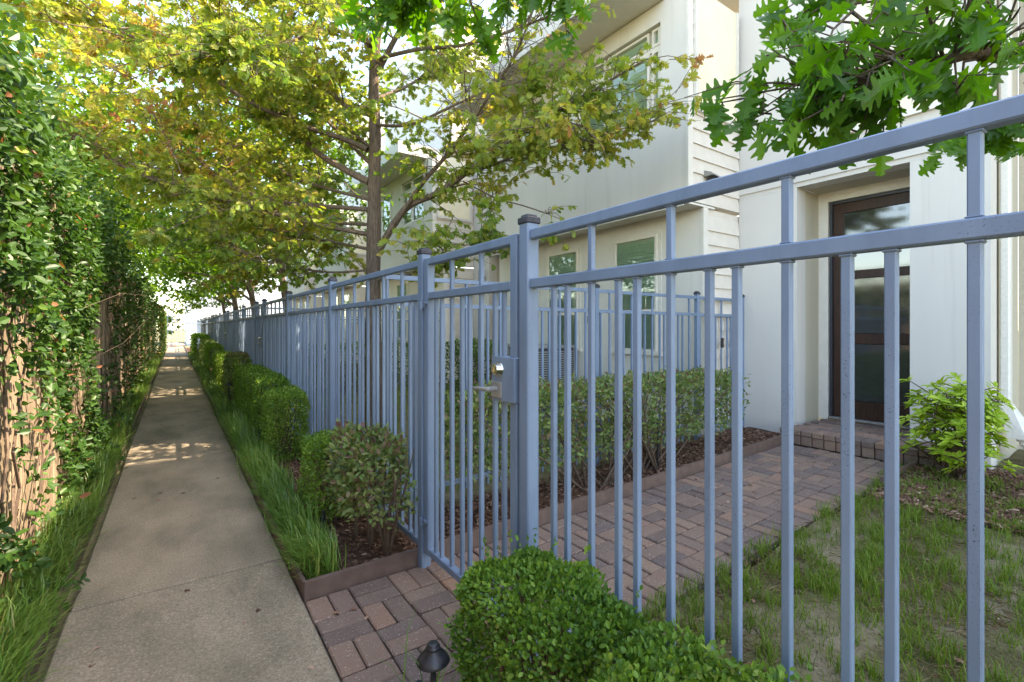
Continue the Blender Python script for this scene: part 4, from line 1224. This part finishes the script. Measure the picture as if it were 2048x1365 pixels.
# the turning oak in the neighbouring yard
ot = thing('oak_tree', (2.0, 5.8, 0), 'oak with green, yellow and reddish leaves rising right behind the blue fence', 'tree')
wood = MB(); twg = MB(); L = Leaves()
tr = smooth_path([(2.0, 5.80, -.1), (2.0, 5.80, .6), (1.99, 5.8, 1.6), (2.0, 5.8, 2.6), (2.01, 5.79, 3.6), (2.0, 5.8, 4.4), (2.08, 5.75, 5.4), (2.25, 5.7, 6.6), (2.3, 5.7, 7.8)], 5)
n = len(tr)
wood.tube(tr, [(.135 if i == 0 else .112 - .085 * i / n) for i in range(n)], 16, False, .05)
limbs = [
 ([(748, 520, 5.9), (807, 422, 5.6), (879, 385, 5.3), (945, 337, 5.0), (1024, 279, 4.8), (1090, 234, 4.6), (1150, 203, 4.5), (1290, 120, 4.3)], .045, .008, 62),
 ([(790, 450, 5.7), (847, 364, 5.3), (892, 313, 5.1), (960, 220, 4.9), (1030, 110, 4.7), (1070, 10, 4.6)], .03, .008, 56),
 ([(926, 352, 5.1), (1010, 321, 4.9), (1080, 296, 4.7), (1180, 290, 4.5), (1300, 245, 4.3)], .016, .005, 42),
 ([(738, 365, 5.9), (657, 321, 6.0), (615, 285, 6.0), (564, 220, 6.1), (436, 159, 6.3), (330, 110, 6.4), (200, 60, 6.5)], .045, .008, 62),
 ([(735, 300, 5.9), (690, 280, 5.9), (600, 250, 5.7), (500, 205, 5.5), (380, 130, 5.3), (230, 59, 5.2), (90, 10, 5.0)], .038, .008, 60),
 ([(740, 230, 5.9), (690, 212, 5.9), (650, 170, 6.0), (564, 77, 6.2), (510, -30, 6.3)], .035, .008, 50),
 ([(742, 470, 5.9), (615, 446, 5.6), (487, 410, 5.3), (359, 379, 5.1), (240, 330, 5.0), (150, 280, 4.9)], .03, .006, 64),
 ([(742, 420, 5.9), (538, 400, 6.3), (420, 349, 6.6), (308, 336, 6.8), (180, 300, 7.0)], .03, .006, 56),
 ([(744, 540, 5.9), (660, 545, 5.6), (560, 530, 5.4), (470, 500, 5.3)], .016, .005, 30),
 ([(744, 500, 5.9), (640, 480, 6.4), (560, 470, 6.8), (450, 440, 7.2)], .022, .006, 50),
 ([(740, 400, 5.9), (600, 360, 6.8), (480, 300, 7.6), (360, 240, 8.2)], .024, .006, 60),
 ([(744, 450, 5.9), (600, 440, 6.9), (480, 410, 7.8), (380, 400, 8.6)], .022, .006, 60),
 ([(742, 330, 5.9), (600, 190, 7.0), (450, 60, 7.6), (320, 0, 8.0)], .026, .006, 60),
 ([(752, 560, 5.9), (840, 545, 5.4), (920, 510, 5.0), (1010, 480, 4.7)], .014, .005, 26),
 ([(745, 110, 5.9), (700, 10, 5.9), (640, -120, 6.1)], .045, .01, 40),
 ([(752, 150, 5.9), (800, 60, 5.6), (860, -40, 5.3), (930, -120, 5.0)], .04, .01, 46),
 ([(750, 60, 5.9), (640, 0, 5.2), (480, -60, 4.8), (300, -60, 4.4)], .04, .01, 55),
 ([(750, 200, 5.9), (820, 170, 6.6), (900, 120, 7.2)], .03, .008, 36),
 ([(748, 300, 5.9), (700, 260, 6.8), (640, 180, 7.6)], .03, .008, 40),
 ([(750, 120, 5.9), (830, 100, 5.2), (930, 90, 4.7), (1030, 60, 4.4), (1150, 10, 4.2)], .026, .006, 34),
 ([(750, 250, 5.9), (820, 250, 5.2), (900, 215, 4.9), (980, 180, 4.6), (1060, 160, 4.5)], .02, .006, 22),
 ([(745, 90, 5.9), (660, 60, 5.0), (560, 90, 4.6), (440, 110, 4.4)], .026, .006, 55),
]
for pts, r0, r1, tw_ in limbs:
    W = [at(*q) for q in pts]
    limb_leaves(L, twg, W, r0, r1, .086, int(tw_ * 1.2), .55, 8, .2, .55, 2)
    ln = sum((W[i + 1] - W[i]).length for i in range(len(W) - 1))
    for q in range(max(2, int(ln * (2.6 if W[-1].x < 1.5 else .9)))):
        t_ = random.uniform(.25, .95) * (len(W) - 1); i = min(int(t_), len(W) - 2)
        a = W[i].lerp(W[i + 1], t_ - i); ax = (W[i + 1] - W[i]).normalized()
        dv_ = (ax * random.uniform(.2, .9) + Vector((random.gauss(0, .7), random.gauss(0, .7), random.uniform(-.35, .6)))).normalized()
        l_ = random.uniform(.6, 1.25)
        if a.x + dv_.x * l_ > 4.1: dv_.x = -abs(dv_.x)
        limb_leaves(L, twg, [a, a + dv_ * l_ * .5 + Vector((0, 0, .05)), a + dv_ * l_ + Vector((0, 0, -.04))], r1 * 1.3, .003, .084, 9, .42, 7, .25, .6, 2)
twg.tube(smooth_path([at(926, 363, 5.2), at(995, 398, 5.0), at(1040, 410, 4.9), at(1095, 428, 4.75)]), [.007] * 13, 5, False)
for q in range(7):
    a = at(1095, 428, 4.75); L.twig(twg, a, a + Vector((random.uniform(-.1, .25), random.uniform(-.2, .1), random.uniform(-.2, .1))), 7, .075)
wood.build('trunk', 'bark', ot, True)
twg.build('limbs', 'bark', ot, kind='stuff')
P, D, Nn, Sc = L.arrays()
# a thin spot in the crown, where the sun reaches the path
gx = P[:, 0] - SD.x / SD.z * P[:, 2]; gy = P[:, 1] - SD.y / SD.z * P[:, 2]
thin = (gx > -.8) & (gx < .25) & (gy > 4.9) & (gy < 5.8) & (rng.random(len(P)) < .93)
thin |= (snoise(P, 2.9, 6) < -.28) & (rng.random(len(P)) < .75)   # uneven, airy clumps
P, D, Nn, Sc = P[~thin], D[~thin], Nn[~thin], Sc[~thin]
hue = .31 + .27 * snoise(P, 1.1, 2.0) + rng.normal(0, .14, len(P))
left = np.clip((1.6 - P[:, 0]) / 2.5, 0, 1)
hue += .22 * left * (snoise(P, 1.8, 7) + .35) + .10
hue += .14 * np.clip(P[:, 0] - 2.2, 0, 1)  # house-side leaves yellower, their colour lightened against the building's shade
for c_, r_ in ((at(270, 170, 5.8), 1.0), (at(330, 250, 6.4), .8), (at(170, 230, 5.2), .6)):
    hue += .34 * np.exp(-((P - np.array(c_)) ** 2).sum(1) / (r_ * r_)) * (snoise(P, 2.6, 9) > -.25)
split_leaves(OAK_S, 'treeleaf', P, D, Nn, Sc, np.clip(hue, 0, 1), ot, 300)
NL_MAIN = len(P)

# simpler trees further down the row
def crown_tree(name, label, group, x, y, cx, cy, cz, rx, ry, rz, nleaf, size, mat, bark='bark', r=.1, top=4.0, tmpl=OAK_T, hs=0.0, nl=9, limbs_=16):
    t = thing(name, (x, y, 0), label, 'tree', group)
    w = MB()
    tp = smooth_path([(x, y, -.1), (x + random.uniform(-.03, .03), y, top * .35), (x + (cx - x) * .15, y + (cy - y) * .15, top * .7), (x + (cx - x) * .45, y + (cy - y) * .4, cz + rz * .5)], 4)
    w.tube(tp, [r * 1.15] + [r * (1 - .7 * i / len(tp)) for i in range(1, len(tp))], 10, False, .05)
    LL = Leaves(); tw2 = MB()
    for k in range(limbs_):
        a = tp[random.randint(len(tp) // 2, len(tp) - 1)]
        v = Vector((random.gauss(0, 1), random.gauss(0, 1), random.gauss(0, 1))).normalized() * random.uniform(.6, 1)
        e = Vector((cx + v.x * rx, cy + v.y * ry, cz + v.z * rz))
        mid = a.lerp(e, .5) + Vector((0, 0, random.uniform(0, .3)))
        w.tube(smooth_path([a, mid, e], 3), [r * .35 * (1 - .12 * i) for i in range(7)], 6, False)
    n = nleaf
    # clumped leaf positions
    nc = max(30, n // 45)
    u = norm(rng.normal(0, 1, (nc, 3))) * (rng.random((nc, 1)) ** .45)
    c = u * np.array([rx, ry, rz]) + np.array([cx, cy, cz])
    k = rng.integers(0, nc, n)
    p = c[k] + rng.normal(0, 1, (n, 3)) * np.array([rx, ry, rz * .55]) * .10
    d = rnd(n) + np.array([0, 0, -.25]); nn = rnd(n) * .6 + np.array([0, 0, 1.0])
    sc = size * rng.uniform(.6, 1.25, n)
    hue = np.clip(.42 + hs + .2 * snoise(p, .9, x + y) + rng.normal(0, .15, n), 0, 1)
    w.build('trunk', bark, t, True)
    scatter('crown', tmpl, p, d, nn, sc, hue, mat, t)
    return t
GT = 'trees standing in the yards down the row'
crown_tree('oak_tree', 'second oak down the row, slim trunk behind the fence past the nearest oak', GT, 1.95, 11.2, 1.0, 11.0, 4.6, 2.8, 2.6, 2.3, 10500, .12, 'greentree')
crown_tree('oak_tree', 'third oak down the row with green crown over the path', GT, 1.95, 16.2, .9, 16.0, 4.3, 2.7, 2.6, 2.0, 5200, .15, 'greentree', r=.12)
crown_tree('oak_tree', 'fourth oak down the row, trunk rising by the far fence posts', GT, 1.9, 20.5, .8, 20.3, 4.2, 2.7, 2.7, 2.0, 4500, .17, 'greentree', r=.13)
crown_tree('oak_tree', 'fifth oak, the farthest thin trunk over the fence line', GT, 1.9, 25.6, .7, 25.5, 4.2, 2.8, 2.6, 2.1, 4000, .2, 'greentree')
GB = 'tall trees beyond the wooden fence'
crown_tree('background_tree', 'tall pale trunked tree beyond the wooden fence, nearest the camera', GB, -3.6, 9.0, -2.9, 9.2, 5.6, 2.6, 3.0, 2.9, 9000, .14, 'treeleaf', 'palebark', .2, 6.0, hs=.05)
crown_tree('background_tree', 'tall pale trunked tree beyond the middle of the wooden fence', GB, -4.2, 14.5, -3.0, 14.5, 5.6, 3.2, 3.4, 3.4, 8000, .17, 'greentree', 'palebark', .24, 6.0, hs=.25)
crown_tree('background_tree', 'bushy bright green tree beyond the far wooden fence', GB, -3.4, 21, -2.8, 21, 4.6, 2.6, 4.0, 3.0, 5000, .22, 'greentree', 'palebark', .22, 4.0, hs=.3)
crown_tree('background_tree', 'distant bushy tree where the wooden fence ends', GB, -3.6, 31, -3.0, 31, 5.0, 2.6, 5.0, 3.4, 4000, .28, 'greentree', 'palebark', .22, 4.0, hs=.2)

# near oak whose branches hang into the top of the picture
no = thing('oak_tree', (3.4, -1.6, 0), 'near oak whose big lobed green leaves hang into the top right of the picture', 'tree')
wood = MB(); L = Leaves(1.1)
wood.tube(smooth_path([(3.4, -1.6, -.1), (3.38, -1.6, 1.5), (3.3, -1.5, 3.0), (3.2, -1.4, 4.6)], 4), [.17] + [.15 - .006 * i for i in range(12)], 12, False, .05)
twg = MB()
b1 = [Vector((3.3, -1.5, 2.3)), Vector((2.6, -.7, 2.25)), at(2080, 90, 1.42), at(1960, 105, 1.42), at(1860, 128, 1.45), at(1810, 135, 1.45), at(1750, 155, 1.48), at(1700, 172, 1.5), at(1660, 188, 1.52)]
limb_leaves(L, twg, b1, .024, .004, .106, 62, .32, 3, .26, .72, 1)
b2 = [Vector((3.25, -1.5, 3.0)), Vector((2.6, -.5, 2.9)), at(2000, -120, 1.6), at(1800, -60, 1.6), at(1700, 10, 1.6), at(1760, 60, 1.55)]
limb_leaves(L, twg, b2, .018, .004, .10, 14, .28, 3, .55, .6, 1)
b3 = [Vector((3.2, -1.4, 3.8)), Vector((2.2, -.2, 3.4)), at(1500, -160, 1.9), at(1200, -60, 2.0), at(1000, -22, 2.0), at(850, -14, 2.0), at(750, -8, 2.0)]
limb_leaves(L, twg, b3, .018, .004, .11, 30, .20, 4, .5, .5, 1)
b4 = [Vector((3.3, -1.5, 2.6)), Vector((3.3, -.6, 2.5)), at(2100, 180, 2.3), at(2040, 230, 2.35), at(1990, 265, 2.4)]
limb_leaves(L, twg, b4, .014, .004, .12, 16, .26, 5, .6, .5, 1)
for k in range(5):  # upper crown out of view, added to darken fence sides facing the camera
    e = Vector((3.1 + random.uniform(-1.6, 1.4), -2.0 + random.uniform(-1.2, .6), 4.6 + random.uniform(-.3, 1)))
    wood_e = smooth_path([(3.25, -1.45, 3.6), Vector((3.25, -1.45, 3.9)).lerp(e, .5) + Vector((0, 0, .3)), e], 3); twg.tube(wood_e, [.05, .045, .04, .035, .03, .02, .012], 6, False)
    for q in range(26):
        a = wood_e[random.randint(2, 6)]; L.twig(twg, a, a + Vector((random.gauss(0, .6), random.gauss(0, .6), random.gauss(0, .3))), 9, .13)
P, D, Nn, Sc = L.arrays()
split_leaves(OAK_D, 'oakleaf', P, D, Nn, Sc, np.clip(rng.normal(.5, .22, len(P)), 0, 1), no, 300)
wood.build('trunk', 'bark', no, True); twg.build('branches', 'bark', no, True, kind='stuff')

# ------------------------------------------------------------------ the far end of the path
fb = thing('far_building', (1.0, 42, 0), 'pale boarded white building closing the far end of the path', 'house')
M['fargrey'] = mat_stucco('shaded_white_boards', (0.42, 0.45, 0.50), .05)  # white boards; their shade is put into this bluish grey
box('wall', 'fargrey', fb, .75, 10, 42.0, 50, -.1, 7.5)
for k in range(24): box('siding_board', 'fargrey', fb, .70, 7.0, 41.93 - .02 * (k % 2), 41.985, .1 + k * .3, .1 + k * .3 + .27)
box('roof', 'trim', fb, .4, 10.4, 41.5, 50.5, 7.51, 7.7)
ff = thing('end_fence', (.3, 37, 0), 'thin metal grid fence across the far end of the path', 'fence')
m = MB()
for z in (.15, .6, 1.05, 1.5, 1.95): m.box(-.6, 2.2, 36.99, 37.01, z, z + .025)
m.build('rail', 'blue', ff)
for k in range(13): box('bar', 'blue', ff, -.6 + k * .22, -.575 + k * .22, 37.015, 37.035, 0, 2.0)
rk = thing('rock_pile', (-.1, 39.5, 0), 'heap of pinkish stones at the end of the path', 'rocks')
for k in range(9):
    x, y, r = random.uniform(-.6, .5), random.uniform(39, 40.2), random.uniform(.14, .3)
    m = MB(); m.lathe([(r * .7, 0), (r, r * .3), (r * .9, r * .7), (r * .5, r), (.02, r * 1.05)], x, y, -.03, 9); m.build('rock', 'palebark', rk)
crown_tree('background_tree', 'small rounded tree behind the end fence', GB, -.6, 45, -.5, 45, 1.9, 1.2, 1.0, 1.1, 900, .22, 'greentree', 'bark', .08, 1.0)
print('leaves main', NL_MAIN, 'objects', len(bpy.data.objects))
